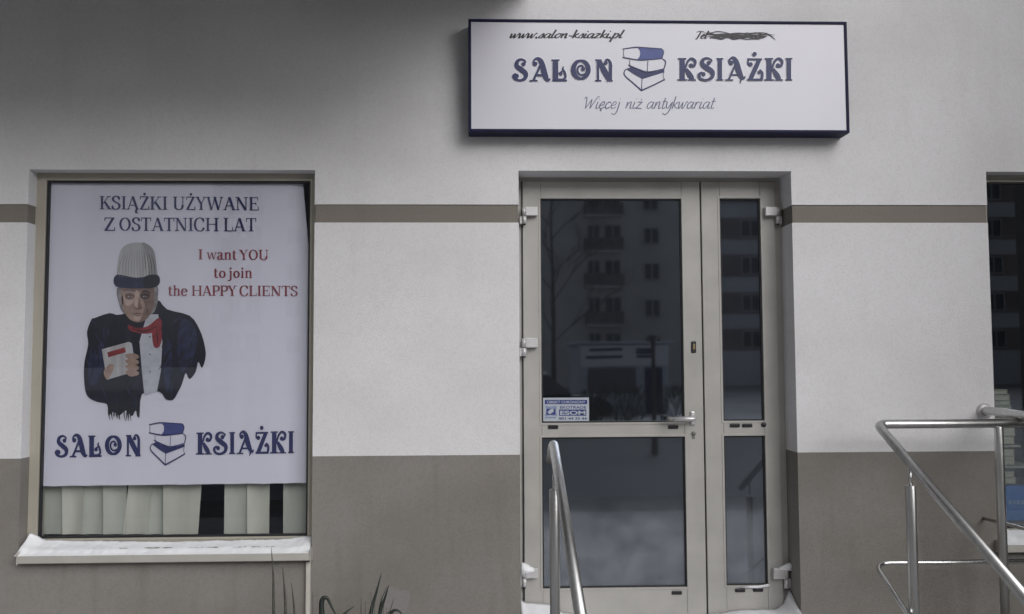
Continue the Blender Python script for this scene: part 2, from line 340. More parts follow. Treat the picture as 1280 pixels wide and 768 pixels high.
# one-line italic hand, x-height 1
HAND = {
 'a': (1.0, [[(.75, .85), (.45, 1), (.1, .6), (.15, .1), (.45, .08), (.75, .7), (.82, .97)], [(.82, .97), (.74, .25), (.88, 0), (1.05, .18)]]),
 'c': (.8, [[(.75, .8), (.45, 1), (.1, .5), (.3, 0), (.8, .25)]]),
 'e': (.8, [[(.1, .45), (.6, .6), (.65, .92), (.4, 1), (.08, .5), (.3, 0), (.8, .25)]]),
 'ę': (.8, [[(.1, .45), (.6, .6), (.65, .92), (.4, 1), (.08, .5), (.3, 0), (.8, .25)], [(.5, .05), (.34, -.2), (.55, -.34)]]),
 'i': (.5, [[(.2, 1), (.13, .25), (.27, 0), (.5, .2)]]),
 'j': (.5, [[(.3, 1), (.28, -.4), (.0, -.9), (-.4, -.65)]]),
 'n': (.95, [[(.15, 1), (.12, 0)], [(.12, .2), (.4, .9), (.65, .95), (.66, .3), (.75, 0), (.95, .15)]]),
 'z': (.85, [[(.1, .95), (.4, .98), (.72, 1)], [(.72, 1), (.4, .5), (.08, 0)], [(.08, 0), (.4, .05), (.88, .0)]]),
 't': (.6, [[(.3, 1.6), (.22, .25), (.36, 0), (.62, .15)], [(.05, 1.05), (.6, 1.08)]]),
 'y': (.9, [[(.1, 1), (.13, .3), (.4, .08), (.75, .9)], [(.8, 1), (.68, -.35), (.3, -.9), (-.1, -.65)]]),
 'k': (.8, [[(.15, 1.8), (.12, 0)], [(.7, 1), (.2, .45)], [(.3, .5), (.5, .2), (.85, .02)]]),
 'w': (1.2, [[(.05, 1), (.16, .05), (.3, .15), (.55, .95)], [(.55, .95), (.62, .05), (.8, .15), (1.05, 1.0), (1.2, .92)]]),
 'r': (.68, [[(.15, 1), (.12, 0)], [(.12, .35), (.4, .95), (.68, .88)]]),
 'o': (.9, [[(.5, 1), (.12, .6), (.25, .02), (.65, .2), (.78, .75), (.5, 1), (.9, .9)]]),
 'l': (.48, [[(.24, 1.85), (.13, .25), (.27, 0), (.5, .2)]]),
 'p': (.95, [[(.2, 1.1), (.05, -.9)], [(.12, .6), (.5, 1), (.8, .6), (.5, .02), (.15, .2)]]),
 's': (.75, [[(.0, .1), (.5, 1.05)], [(.5, 1.05), (.62, .5), (.5, .03), (.1, .1)]]),
 '-': (.7, [[(.12, .48), (.6, .48)]]), '.': (.4, []),
 'W': (1.75, [[(-.05, 1.45), (.15, 1.72), (.3, 1.3), (.45, 0)], [(.45, 0), (1.0, 1.4)], [(1.0, 1.4), (1.08, 0)], [(1.08, 0), (1.5, 1.2), (1.75, 1.75), (1.95, 1.72)]]),
 'T': (1.1, [[(-.1, 1.45), (.3, 1.75), (1.3, 1.7)], [(.7, 1.7), (.5, 0), (.2, -.05)]]),
}
HAND['ż'] = HAND['z']
def hand(y, mt, text, u0, u1, base, xh, wthin, wthick, shear=.32, mi=0):
    pr = Print(y)
    adv = sum(HAND[c][0] for c in text); sx = (u1-u0)/adv; x = 0
    for c in text:
        a, ss = HAND[c]
        for s in ss:
            q = catmull(s, 5) if len(s) > 2 else [tuple(s[0][i]+(s[1][i]-s[0][i])*t/3 for i in (0, 1)) for t in range(4)]
            pts = [(u0+(x+p[0])*sx+shear*p[1]*xh, base-p[1]*xh) for p in q]; ws = []
            for i in range(len(pts)):
                a_, b_ = pts[max(0, i-1)], pts[min(len(pts)-1, i+1)]; dx, dy = b_[0]-a_[0], b_[1]-a_[1]; l = math.hypot(dx, dy) or 1
                ws.append(wthin+(wthick-wthin)*(max(0, dy)/l)**1.5 if dy > 0 else wthin+(wthick-wthin)*.15)
            pr.ribbon(pts, ws, mi)
        if c == '.': pr.disc(u0+(x+.2)*sx, base-.1*xh, max(.55, wthick*.5), mi)
        if c in 'ij': pr.disc(u0+(x+.25)*sx+shear*1.45*xh, base-1.45*xh, max(.5, wthick*.32), mi)
        if c == 'ż': pr.disc(u0+(x+.5)*sx+shear*1.4*xh, base-1.35*xh, .6, mi)
        x += a
    tag(pr.build('lettering', mt, face), 'handwritten style word '+text)
# book serif, cap height 1
TH, HR = .135, .05
def _lc(h): return h
SERIF = {
 'I': (.46, [('L', .23, 0, .23, 1, TH), ('S', .23, 0, .36), ('S', .23, 1, .36)]),
 'K': (.98, [('L', .22, 0, .22, 1, TH), ('S', .22, 0, .36), ('S', .22, 1, .36), ('L', .28, .40, .76, 1, HR+.01), ('S', .76, 1, .32), ('L', .44, .58, .84, 0, TH+.02), ('S', .84, 0, .30)]),
 'S': (.74, [('C', [(.62, .78), (.54, .94), (.36, 1), (.16, .9), (.13, .72), (.3, .56), (.52, .46), (.64, .28), (.56, .08), (.34, 0), (.14, .06), (.07, .24)]), ('L', .63, .68, .63, .97, .045), ('L', .065, .03, .065, .33, .045)]),
 'A': (.98, [('L', .12, 0, .47, 1, HR+.01), ('L', .48, 1, .84, 0, TH+.02), ('H', .26, .32, .70, .05), ('S', .12, 0, .27), ('S', .84, 0, .30)]),
 'Z': (.84, [('H', .09, .972, .76, HR+.01), ('H', .06, .028, .78, HR+.01), ('L', .15, .02, .68, .98, TH+.02), ('L', .10, .76, .10, .99, .05), ('L', .77, .01, .77, .26, .05)]),
 'U': (1.06, [('L', .2, .32, .2, 1, TH), ('C', [(.2, .36), (.24, .12), (.5, .0), (.76, .12), (.82, .36)]), ('L', .83, .32, .83, 1, .06), ('S', .2, 1, .36), ('S', .83, 1, .32)]),
 'Y': (.90, [('L', .12, 1, .45, .46, TH+.02), ('L', .47, .46, .76, 1, HR+.01), ('L', .46, 0, .46, .5, TH), ('S', .46, 0, .36), ('S', .14, 1, .34), ('S', .76, 1, .28)]),
 'W': (1.42, [('L', .14, 1, .42, 0, TH), ('L', .42, 0, .70, 1, HR+.01), ('L', .68, 1, .98, 0, TH), ('L', .98, 0, 1.26, 1, HR+.01), ('S', .16, 1, .3), ('S', .70, 1, .3), ('S', 1.26, 1, .28)]),
 'N': (1.10, [('L', .2, 0, .2, 1, .06), ('L', .2, 1, .86, 0, TH+.02), ('L', .88, 0, .88, 1, .06), ('S', .2, 0, .32), ('S', .16, 1, .3), ('S', .88, 1, .32)]),
 'E': (.90, [('L', .22, 0, .22, 1, TH), ('H', .06, .975, .76, HR), ('H', .06, .025, .80, HR), ('H', .22, .52, .6, HR), ('L', .755, .74, .755, 1, .045), ('L', .80, 0, .80, .28, .045), ('L', .6, .40, .6, .64, .04)]),
 'O': (1.08, [('R', .54, .5, .44, .5)]),
 'T': (.90, [('L', .45, 0, .45, 1, TH), ('H', .05, .975, .85, HR), ('S', .45, 0, .38), ('L', .07, .72, .07, 1, .045), ('L', .83, .72, .83, 1, .045)]),
 'C': (.94, [('C', [(.82, .76), (.70, .94), (.50, 1), (.22, .88), (.1, .5), (.22, .12), (.5, 0), (.72, .07), (.84, .26)]), ('L', .83, .66, .83, .98, .045)]),
 'H': (1.14, [('L', .22, 0, .22, 1, TH), ('L', .92, 0, .92, 1, TH), ('H', .22, .52, .92, HR), ('S', .22, 0, .36), ('S', .22, 1, .36), ('S', .92, 0, .36), ('S', .92, 1, .36)]),
 'L': (.84, [('L', .22, 0, .22, 1, TH), ('H', .06, .025, .76, HR), ('S', .22, 1, .38), ('L', .76, 0, .76, .3, .045)]),
 'P': (.84, [('L', .22, 0, .22, 1, TH), ('S', .22, 0, .38), ('S', .16, 1, .26), ('C', [(.22, .975), (.52, .98), (.72, .9), (.76, .72), (.68, .52), (.46, .46), (.22, .47)])]),
 'a': (.70, [('C', [(.12, .54), (.2, .67), (.38, .68), (.47, .56), (.47, .3), (.48, .08), (.6, .02), (.68, .07)]), ('C', [(.47, .4), (.22, .34), (.1, .18), (.18, .02), (.34, .02), (.47, .14)])]),
 'w': (1.06, [('L', .12, .7, .32, 0, .11), ('L', .32, 0, .52, .7, HR), ('L', .52, .7, .72, 0, .11), ('L', .72, 0, .93, .7, HR), ('S', .13, .7, .25), ('S', .93, .7, .22)]),
 'n': (.82, [('L', .2, 0, .2, .7, .12), ('S', .2, 0, .3), ('S', .14, .68, .16), ('C', [(.2, .52), (.34, .66), (.5, .68), (.6, .56), (.61, .34)]), ('L', .61, 0, .61, .4, .12), ('S', .61, 0, .3)]),
 't': (.50, [('C', [(.2, .9), (.2, .5), (.21, .14), (.3, .02), (.46, .06)]), ('H', .05, .67, .44, HR)]),
 'o': (.76, [('R', .38, .345, .3, .345)]),
 'j': (.42, [('L', .22, -.05, .22, .7, .12), ('S', .16, .68, .16), ('C', [(.22, .0), (.19, -.2), (.05, -.28), (-.06, -.22)]), ('D', .21, .93, .08)]),
 'i': (.42, [('L', .21, 0, .21, .7, .12), ('S', .21, 0, .32), ('S', .15, .68, .16), ('D', .21, .93, .08)]),
 'h': (.82, [('L', .2, 0, .2, 1.04, .12), ('S', .2, 0, .3), ('S', .14, 1.03, .16), ('C', [(.2, .52), (.34, .66), (.5, .68), (.6, .56), (.61, .34)]), ('L', .61, 0, .61, .4, .12), ('S', .61, 0, .3)]),
 'e': (.70, [('C', [(.12, .38), (.36, .38), (.58, .4), (.54, .6), (.38, .69), (.2, .62), (.1, .36), (.18, .1), (.38, .0), (.6, .12)])]),
}
SERIF['Ą'] = (SERIF['A'][0], SERIF['A'][1]+[('C', [(.84, .0), (.74, -.1), (.76, -.24), (.92, -.26)])])
SERIF['Ż'] = (SERIF['Z'][0], SERIF['Z'][1]+[('D', .44, 1.18, .085)])
def serif(y, mt, text, u0, u1, b0, b1, cap, mi=0, bold=1.3):
    pr = Print(y)
    adv = sum(SERIF[c][0] for c in text)-.12; sx = (u1-u0)/adv; x = -.06
    for c in text:
        a, els = SERIF[c]
        T = lambda p, q: (u0+(x+p)*sx, (b0+(b1-b0)*((x+p)/adv))-q*cap)
        for e in els:
            if e[0] == 'L':
                _, x0, y0, x1, y1, w_ = e; h = w_*bold/2
                pr.poly([T(x0-h, y0), T(x0+h, y0), T(x1+h, y1), T(x1-h, y1)], mi)
            elif e[0] == 'H':
                _, x0, yy, x1, w_ = e; h = w_*bold/2; pr.poly([T(x0, yy-h), T(x1, yy-h), T(x1, yy+h), T(x0, yy+h)], mi)
            elif e[0] == 'S':
                _, xx, yy, l = e; d = .045*bold; y0 = yy if yy < .5 else yy-d
                pr.poly([T(xx-l/2, y0), T(xx+l/2, y0), T(xx+l/2, y0+d), T(xx-l/2, y0+d)], mi)
            elif e[0] == 'D':
                _, xx, yy, r = e; pr.poly([T(xx+r*bold*math.cos(i*.5236), yy+r*bold*math.sin(i*.5236)) for i in range(12)], mi)
            else:
                if e[0] == 'R':
                    _, cx, cy, rx, ry = e; rx -= .06; ry -= .025
                    q = [(cx+rx*math.cos(i*math.pi/14), cy+ry*math.sin(i*math.pi/14)) for i in range(28)]; cl = True
                else: q = catmull(e[1], 5); cl = False
                n = len(q); ws = []
                for i in range(n):
                    A, B = q[(i-1) % n if cl else max(0, i-1)], q[(i+1) % n if cl else min(n-1, i+1)]
                    dx, dy = B[0]-A[0], B[1]-A[1]; l = math.hypot(dx, dy) or 1
                    ws.append((HR+(TH-HR)*(abs(dy)/l)**1.4)*bold*cap)
                pr.ribbon([T(*p) for p in q], ws, mi, cl)
        x += a
    tag(pr.build('lettering', mt, pt), 'printed word '+text)

# ================================================================ THE BUILDING
GZ, LZ = -.56, -.10                                     # street level; the door landing lies at LZ
def zrel(r): return r+CAMZ
xwl, xwr, xdl, xdr, xrl = -2.249, -.8361, .1871, 1.580, 2.594
zt, ztw = zrel(.9757), zrel(.9797); zg, zbb, zbt = zrel(-.4504), zrel(.7105), zrel(.8024)
zsill = W(200, 684, 0.02).z                    # bottom of the shop windows
xrr = xrl+1.5
XL, XR, ZT, DEEP = -9.0, 9.0, 8.0, .30
facade = empty('shop_building', (0, .15, GZ), 'white and taupe rendered shop front the sign and glazed door are set in', 'building')
bm = bmesh.new()
def piers(z0, z1, spans, mi, inset=0):
    for a, b in spans: box(bm, a+(inset if a > XL else 0), b-(inset if b < XR else 0), inset, DEEP, z0, z1, mi)
full = [(XL, xwl), (xwr, xdl), (xdr, xrl), (xrr, XR)]
low = [(XL, xdl), (xdr, XR)]
piers(GZ-.3, zsill, low, 1); piers(zsill, zg, full, 1)
piers(zg, zbb, full, 0); piers(zbt, zt, full, 0); piers(zt, ZT, [(XL, XR)], 0)
# soft, slightly irregular plaster arrises
ed = [e for e in bm.edges if len(e.link_faces) == 2 and e.calc_face_angle(0) > 1 and abs((e.verts[0].co-e.verts[1].co).normalized().y) < .1
      and min(v.co.y for v in e.verts) < .01 and all(abs(v.co.x) < 8 for v in e.verts) and not (e.verts[0].co.z == e.verts[1].co.z and any(abs(e.verts[0].co.z-q) < 1e-4 for q in (zsill, GZ-.3)))]
ed = [e for e in ed if not (abs(e.verts[0].co.z-e.verts[1].co.z) < 1e-5 and abs(e.verts[0].co.z-zt) < 1e-4)]
bmesh.ops.bevel(bm, geom=ed, offset=.005, segments=2, affect='EDGES', profile=.5)
obj('wall', bm, ['white_plaster', 'taupe_plaster'], facade)
for a, b in full:
    bm = bmesh.new(); box(bm, a+(.004 if a > XL else 0), b-(.004 if b < XR else 0), .006, DEEP-.004, zbb, zbt)
    obj('painted_band', bm, 'band_plaster', facade)
# balcony above the frame, shading the upper left of the wall
bm = bmesh.new()
xbr = W(668, 4, -.2).x; box(bm, -7.5, xbr, -2.0, -.002, 3.13, 3.40, 0, .01)
bal = obj('balcony_slab', bm, 'taupe_plaster', facade)
bm = bmesh.new(); box(bm, -7.5, xbr, -2.0, -1.9, 3.41, 4.45, 0, .01); box(bm, xbr-.1, xbr, -1.89, -.01, 3.41, 4.45, 0, .01)
obj('balcony_parapet', bm, 'white_plaster', facade)
bm = bmesh.new(); box(bm, 4.4, XR, -2.6, -.002, GZ-.3, ZT, 0, .01); obj('added_shade_wing', bm, 'taupe_plaster', facade)  # added unseen mass right of the frame, blocks light to darken the right wall
# patch of bare cement low on the wall
def flat_shape(pts, y, th, mt, name, parent):
    bm = bmesh.new(); f = [bm.verts.new(Vector((W(u, v, y).x, y-th, W(u, v, y).z))) for u, v in pts]; b = [bm.verts.new(Vector((W(u, v, y).x, y, W(u, v, y).z))) for u, v in pts]
    bm.faces.new(f); n = len(f)
    for i in range(n): bm.faces.new((f[i], f[(i+1) % n], b[(i+1) % n], b[i]))
    return obj(name, bm, mt, parent)
flat_shape([(474, 800), (475, 765), (477, 742), (483, 735), (490, 733), (500, 738), (504, 737), (512, 740), (513, 746), (511, 757), (504, 770), (500, 800)], 0, .004, 'patch', 'cement_patch', facade)

# interior, dark rooms behind the glass
M['room'] = mat('dim_room_wall', (.20, .20, .23), .9); M['room_floor'] = mat('dark_room_floor', (.05, .045, .045), .6, 0, .3, 4)
bm = bmesh.new(); box(bm, -6, 6, .32, 4.0, -.1, -.02); tag(obj('shop_floor', bm, 'room_floor'), kind='structure')
bm = bmesh.new(); box(bm, -6, 6, 4.0, 4.1, -.1, 3.1); box(bm, -6.1, -6, .305, 4.0, -.1, 3.1); box(bm, 6, 6.1, .305, 4.0, -.1, 3.1); tag(obj('shop_inner_wall', bm, 'room'), kind='structure')
bm = bmesh.new(); box(bm, -6, 6, .305, 4.0, 3.0, 3.1); tag(obj('shop_ceiling', bm, 'room'), kind='structure')

# ================================================================ DOOR
YD = .165                                       # outer face of the door leaves
def gx(u, v, y): return W(u, v, y).x
def gz(u, v, y): return W(u, v, y).z
door = empty('glazed_door', (.88, YD, LZ), 'taupe aluminium shop door with a narrow fixed leaf and four dark glass panes', 'door')
zdb = LZ+.012; zdt = gz(760, 227, YD)
bm = bmesh.new(); fy0, fy1 = YD+.012, YD+.07
ring_frame(bm, xdl-.03, xdr+.03, LZ-.02, zt+.03, .066, .066, .03, zt+.03-zdt-.002, fy0, fy1, 0, .002)
obj('door_frame', bm, 'aluminium', door)
xsplit = gx(879.5, 480, YD); xl0 = gx(654.5, 480, YD); xr1 = gx(973.5, 480, YD)
def leaf(name, x0, x1, panes):
    """one frame member mesh pierced by two panes"""
    bm = bmesh.new()
    (a0, a1, zb2, zt2), (c0, c1, zb1, zt1) = panes      # upper, lower
    zm0, zm1 = zt1, zb2
    box(bm, x0, a0, YD, YD+.06, zdb, zdt, 0, .0025)
    box(bm, a1, x1, YD, YD+.06, zdb, zdt, 0, .0025)
    for z0, z1 in ((zdb, zb1), (zm0, zm1), (zt2, zdt)): box(bm, a0+.0005, a1-.0005, YD+.0007, YD+.059, z0, z1, 0, .002)
    o = obj(name, bm, 'aluminium', door)
    for k_, (p0, p1, q0, q1) in enumerate(panes):
        bm = bmesh.new(); ring_frame(bm, p0+.0005, p1-.0005, q0+.0005, q1-.0005, .007, .007, .007, .007, YD+.008, YD+.03, 0, .001); obj('glazing_gasket', bm, 'gasket', o)
        bm = bmesh.new(); box(bm, p0+.003, p1-.003, YD+.016, YD+.022, q0+.003, q1-.003); obj('glass_pane', bm, 'fog_glass' if k_ else 'door_glass', o)
        bm = bmesh.new()      # bright glazing bead round the pane
        ring_frame(bm, p0-.011, p1+.011, q0-.011, q1+.011, .0108, .0108, .0108, .0108, YD-.003, YD+.006, 0, .001); obj('glazing_bead', bm, 'aluminium', o)
    return o
def pane(uL, uR, vT, vB, um=None):
    um = (uL+uR)/2; vm = (vT+vB)/2
    return (gx(uL, vm, YD), gx(uR, vm, YD), gz(um, vB, YD), gz(um, vT, YD))
mU, mL = pane(676.3, 853.6, 248.6, 528.4), pane(677.6, 858.3, 546.5, 735)
mL = (mU[0], mU[1], mL[2], mL[3])
sU, sL = pane(901.8, 952.8, 248.3, 526.2), pane(906.5, 959, 545, 732)
sL = (sU[0], sU[1], sL[2], sL[3])
leafA = leaf('door_leaf', xl0, xsplit-.004, (mU, mL)); leafB = leaf('side_leaf', xsplit+.004, xr1, (sU, sL))
bm = bmesh.new(); box(bm, xsplit-.0035, xsplit+.0035, YD+.014, YD+.05, zdb, zdt); obj('leaf_seal', bm, 'gasket', door)
bm = bmesh.new(); box(bm, xl0-.0065, xl0-.0008, YD+.004, YD+.0115, zdb, zdt); obj('hinge_side_seal', bm, 'gasket', door)
def drain(u, v, par, wd=.026):
    p = W(u, v, YD); bm = bmesh.new(); box(bm, p.x-wd, p.x+wd, YD-.006, YD-.0005, p.z-.009, p.z+.009, 0, .004); box(bm, p.x-wd*.8, p.x+wd*.8, YD-.009, YD-.0065, p.z+.002, p.z+.007, 0, .001)
    obj('drain_cap', bm, 'black_plastic', par)
for u, v in ((691.5, 534), (841.5, 534), (846, 741)): drain(u, v, leafA)
for u, v in ((918.5, 532), (934, 532), (925, 738), (947.5, 737.5)): drain(u, v, leafB)
p = W(954.5, 531, YD); bm = bmesh.new(); lathe(bm, (p.x, YD-.0005, p.z), (0, -1, 0), [(.013, 0), (.013, .004), (.009, .008), (0, .008)], 16); obj('plug', bm, 'black_plastic', leafB)
def hinge(uc, v0, v1, par, side, snow=False):
    """surface hinge: block on the leaf, knuckle barrel below at the jamb"""
    a = W(uc, v0, YD); b = W(uc, v1, YD); h = a.z-b.z; s = side
    bm = bmesh.new(); x0, x1 = sorted((a.x, a.x+s*.062)); box(bm, x0, x1, YD-.034, YD-.001, a.z-h*.52, a.z, 0, .003)
    kx = a.x-s*.006
    tube(bm, [(kx, YD-.02, a.z-h*.02), (kx, YD-.02, a.z-h*.50)], .0115, 16); tube(bm, [(kx, YD-.02, a.z-h*.53), (kx, YD-.02, a.z-h*.98)], .0115, 16)
    x0, x1 = sorted((kx-s*.008, kx-s*.024)); box(bm, x0, x1, YD-.018, YD+.02, a.z-h*.98, a.z-h*.53, 0, .002)
    tube(bm, [(kx, YD-.02, a.z-h*.985), (kx, YD-.02, a.z-h*1.06)], .008, 12, 1)
    o = obj('hinge', bm, ['hinge_alu', 'black_plastic'], par)
    return a
hinge(656.5, 260, 281, leafA, 1); hinge(656.5, 423, 446, leafA, 1); hA = hinge(656.5, 709, 733, leafA, 1)
hinge(969, 260, 281, leafB, -1); hB = hinge(979.5, 709, 735, leafB, -1)
# lever handle, keyhole, upper lock
p = W(865.5, 523, YD); bm = bmesh.new()
box(bm, p.x-.012, p.x+.012, YD-.009, YD-.0005, p.z-.036, p.z+.036, 0, .006)
q = W(833, 523, YD-.06)
tube(bm, fillet([(p.x, YD-.008, p.z), (p.x, YD-.058, p.z), (q.x+.035, YD-.058, p.z-.001)], .022), .0125, 16)
tube(bm, [(q.x+.0352, YD-.058, p.z-.001), (q.x+.002, YD-.058, p.z-.001)], .0130, 16, 1)
obj('handle', bm, ['silver', 'grey_cap'], leafA)
p = W(867, 543.5, YD); bm = bmesh.new(); lathe(bm, (p.x, YD-.0005, p.z+.006), (0, -1, 0), [(.011, 0), (.011, .006), (0, .006)], 16); box(bm, p.x-.006, p.x+.006, YD-.006, YD-.0006, p.z-.02, p.z+.0, 0, .001)
obj('keyhole', bm, 'grey_cap', leafA)
p = W(867, 434, YD); bm = bmesh.new(); box(bm, p.x-.0125, p.x+.0125, YD-.008, YD-.0005, p.z-.03, p.z+.03, 0, .004); box(bm, p.x-.005, p.x+.006, YD-.0105, YD-.0085, p.z-.012, p.z+.016, 1, .0008)
M['brass'] = mat('dull_brass', (.30, .22, .13), .4, .8); obj('lock_plate', bm, ['black_plastic', 'brass'], leafA)
# security sticker on the glass
ys = YD+.0155
M['st_paper'] = mat('sticker_paper', (.40, .43, .48), .5, 0, .06, 40); M['st_ink'] = mat('sticker_ink', (.02, .035, .17), .5); M['st_pale'] = mat('sticker_pale_ink', (.20, .25, .38), .5)
st = empty('security_sticker', W(707, 527, ys), 'small blue and white security sticker in the lower left corner of the door glass', 'sticker')
bm = bmesh.new(); a, b = W(678.8, 497.5, ys), W(736.4, 527, ys); box(bm, a.x, b.x, ys-.0008, ys, b.z, a.z); obj('sticker_sheet', bm, 'st_paper', st)
pr = Print(ys-.0009); Z = lambda x, y: (x/10.97+660, y/10.97+480)
def rect(pr, x0, y0, x1, y1, mi, T=Z, layer=None): pr.poly([T(x0, y0), T(x1, y0), T(x1, y1), T(x0, y1)], mi, layer)
rect(pr, 230, 220, 812, 280, 0, layer=1); rect(pr, 425, 352, 800, 438, 0, layer=1)
pr.poly([Z(*q) for q in ((235, 300), (310, 312), (398, 300), (385, 372), (398, 445), (310, 432), (232, 445), (250, 372))], 1, 1)
pr.poly([Z(*q) for q in ((255, 342), (375, 342), (375, 425), (250, 425))], 0, 2)
pr.stroke([(*Z(275, 400), 2.0), (*Z(310, 372), 3.6), (*Z(350, 350), 2.0)], 2, layer=3); pr.stroke([(*Z(292, 412), 1.2), (*Z(330, 388), 1.6), (*Z(352, 372), 1.0)], 2, layer=4)
rect(pr, 232, 452, 382, 475, 1, layer=1)
pr.build('emblem', ['st_ink', 'st_pale', 'st_paper'], st)
def font_text(txt, u0, u1, vb, cap, y, name, mt, parent, bold=0):
    """plain sans caps from Blender's built-in face, as a mesh"""
    cu = bpy.data.curves.new('text', 'FONT'); cu.body = txt; cu.size = 1; cu.offset = bold
    o = bpy.data.objects.new('text', cu); C.collection.objects.link(o); bpy.context.view_layer.update()
    me = bpy.data.meshes.new_from_object(o.evaluated_get(bpy.context.evaluated_depsgraph_get()))
    bpy.data.objects.remove(o); bpy.data.curves.remove(cu)
    xs = [v.co.x for v in me.vertices]; ysx = [v.co.y for v in me.vertices]; x0, x1 = min(xs), max(xs); h = max(ysx)
    a, b = W(u0, vb, y), W(u1, vb, y); c = W(u0, vb-cap, y)
    bm = bmesh.new(); bm.from_mesh(me); bpy.data.meshes.remove(me)
    for v in bm.verts: v.co = Vector((a.x+(v.co.x-x0)/(x1-x0)*(b.x-a.x), y, a.z+(b.z-a.z)*(v.co.x-x0)/(x1-x0)+v.co.y/h*(c.z-a.z)))
    for f in bm.faces:
        f.normal_update()
        if f.normal.y > 0: f.normal_flip()
    return obj(name, bm, mt, parent, recalc=False)
ZY = lambda y: y/10.97+480
ZX = lambda x: x/10.97+660
font_text('OBIEKT CHRONIONY', ZX(262), ZX(785), ZY(268), 3.2, ys-.0016, 'lettering', 'st_paper', st, .01)
font_text('EKOTRADE', ZX(438), ZX(798), ZY(340), 3.2, ys-.0016, 'lettering', 'st_ink', st, .02)
font_text('ESOM', ZX(440), ZX(788), ZY(424), 5.0, ys-.0016, 'lettering', 'st_paper', st, .03)
font_text('801 44 35 44', ZX(426), ZX(806), ZY(490), 2.8, ys-.0016, 'lettering', 'st_ink', st, .02)

# ================================================================ SHOP WINDOWS
YW = .085
def shop_window(x0, x1, z0, z1, gl, label, gm='glass'):
    t = empty('display_window', ((x0+x1)/2, YW, z0), label, 'window')
    gx0, gx1, gz0, gz1 = gl
    bm = bmesh.new(); ring_frame(bm, x0-.02, x1+.02, z0-.02, z1+.02, gx0-x0+.02, x1+.02-gx1, gz0-z0+.02, z1+.02-gz1, YW, YW+.07, 0, .003); obj('window_frame', bm, 'win_frame', t)
    bm = bmesh.new(); ring_frame(bm, gx0+.0005, gx1-.0005, gz0+.0005, gz1-.0005, .009, .009, .009, .009, YW+.006, YW+.03, 0, .001); obj('glazing_gasket', bm, 'gasket', t)
    bm = bmesh.new(); ring_frame(bm, gx0-.011, gx1+.011, gz0-.011, gz1+.011, .0108, .0108, .0108, .0108, YW-.003, YW+.005, 0, .001); obj('glazing_bead', bm, 'win_frame', t)
    bm = bmesh.new(); box(bm, gx0+.004, gx1-.004, YW+.014, YW+.020, gz0+.004, gz1-.004); obj('glass_pane', bm, gm, t)
    # projecting metal sill: sloped tray with a folded front lip and end stops
    bm = bmesh.new(); xa, xb = (gx(21.5, 700, -.058) if x0 < 0 else x0-.02), x1+.002
    prof = [(YW-.004, z0+.004), (-.055, z0-.022), (-.058, z0-.024), (-.058, z0-.056), (-.052, z0-.060), (-.046, z0-.056), (-.046, z0-.036), (YW-.004, z0-.012)]
    ends = [[bm.verts.new((x, y, z)) for y, z in prof] for x in (xa, xb)]
    for i in range(len(prof)):
        j = (i+1) % len(prof); bm.faces.new((ends[0][i], ends[0][j], ends[1][j], ends[1][i]))
    bm.faces.new(ends[0][::-1]); bm.faces.new(ends[1])
    for x in (xa-.004, xb): box(bm, x, x+.004, -.062, .0 if x < x0 else YW-.01, z0-.064, z0-.004, 0, .001)
    obj('window_sill', bm, 'sill', t)
    return t
gl1 = (gx(52.5, 450, YW), gx(386.2, 450, YW), gz(215, 672, YW), gz(220, 226, YW))
win = shop_window(xwl, xwr, zsill, ztw, gl1, 'poster covered shop window left of the door with snow on its sill')
for u, v in ((60.5, 681), (368, 676)):
    p = W(u, v, YW); bm = bmesh.new(); box(bm, p.x-.026, p.x+.026, YW-.008, YW-.0005, p.z-.007, p.z+.007, 0, .003); obj('drain_cap', bm, 'black_plastic', win)
glR = (xrl+.044, xrr-.05, gl1[2], gz(1260, 228, YW))
winR = shop_window(xrl, xrr, zsill, zt, glR, 'dark shop window at the right edge with books piled behind the glass', 'shop_glass')

# poster behind the left pane
YP = YW+.030
pt = empty('poster', W(218, 606, YP), 'large pale blue poster with red and navy lettering filling the left window', 'poster')
pc = {'tl': (60.8, 227.5), 'tr': (386.2, 229.5), 'br': (384, 604), 'bl': (51, 608)}
bm = bmesh.new(); NX, NZ = 40, 40; rows = []
for j in range(NZ+1):
    row = []
    for i in range(NX+1):
        s, t_ = i/NX, j/NZ
        u = (pc['tl'][0]*(1-s)+pc['tr'][0]*s)*(1-t_)+(pc['bl'][0]*(1-s)+pc['br'][0]*s)*t_
        v = (pc['tl'][1]*(1-s)+pc['tr'][1]*s)*(1-t_)+(pc['bl'][1]*(1-s)+pc['br'][1]*s)*t_
        if s > .94 and t_ < .22: u -= (s-.94)/.06*(.22-t_)/.22*8 * (1 if s == 1 else .8)   # curled upper right edge
        if j == NZ: v += .9*noise.noise(Vector((u*.05, 0, 0)))
        p = W(u, v, YP); p.y = YP+.0012+.0008*math.sin(u*.07)+.0005*noise.noise(Vector((u*.03, v*.004, 1)))
        if s > .94 and t_ < .3: p.y += .015*(s-.94)/.06*(.3-t_)/.3
        row.append(bm.verts.new(p))
    rows.append(row)
for j in range(NZ):
    for i in range(NX): f = bm.faces.new((rows[j][i], rows[j+1][i], rows[j+1][i+1], rows[j][i+1])); f.material_index = 1 if (i == 0 and False) else 0
obj('poster_sheet', bm, 'paper', pt, True)
yp = YP-.0016
serif(yp, 'poster_navy', 'KSIĄŻKI', 125, 209, 261.8, 262.4, 16.4); serif(yp, 'poster_navy', 'UŻYWANE', 217, 323.5, 262.4, 263.2, 16.4)
serif(yp, 'poster_navy', 'Z', 130.5, 143.5, 288.6, 288.7, 16.4); serif(yp, 'poster_navy', 'OSTATNICH', 149, 273, 288.7, 289.2, 16.4); serif(yp, 'poster_navy', 'LAT', 280, 320, 289.2, 289.5, 16.4)
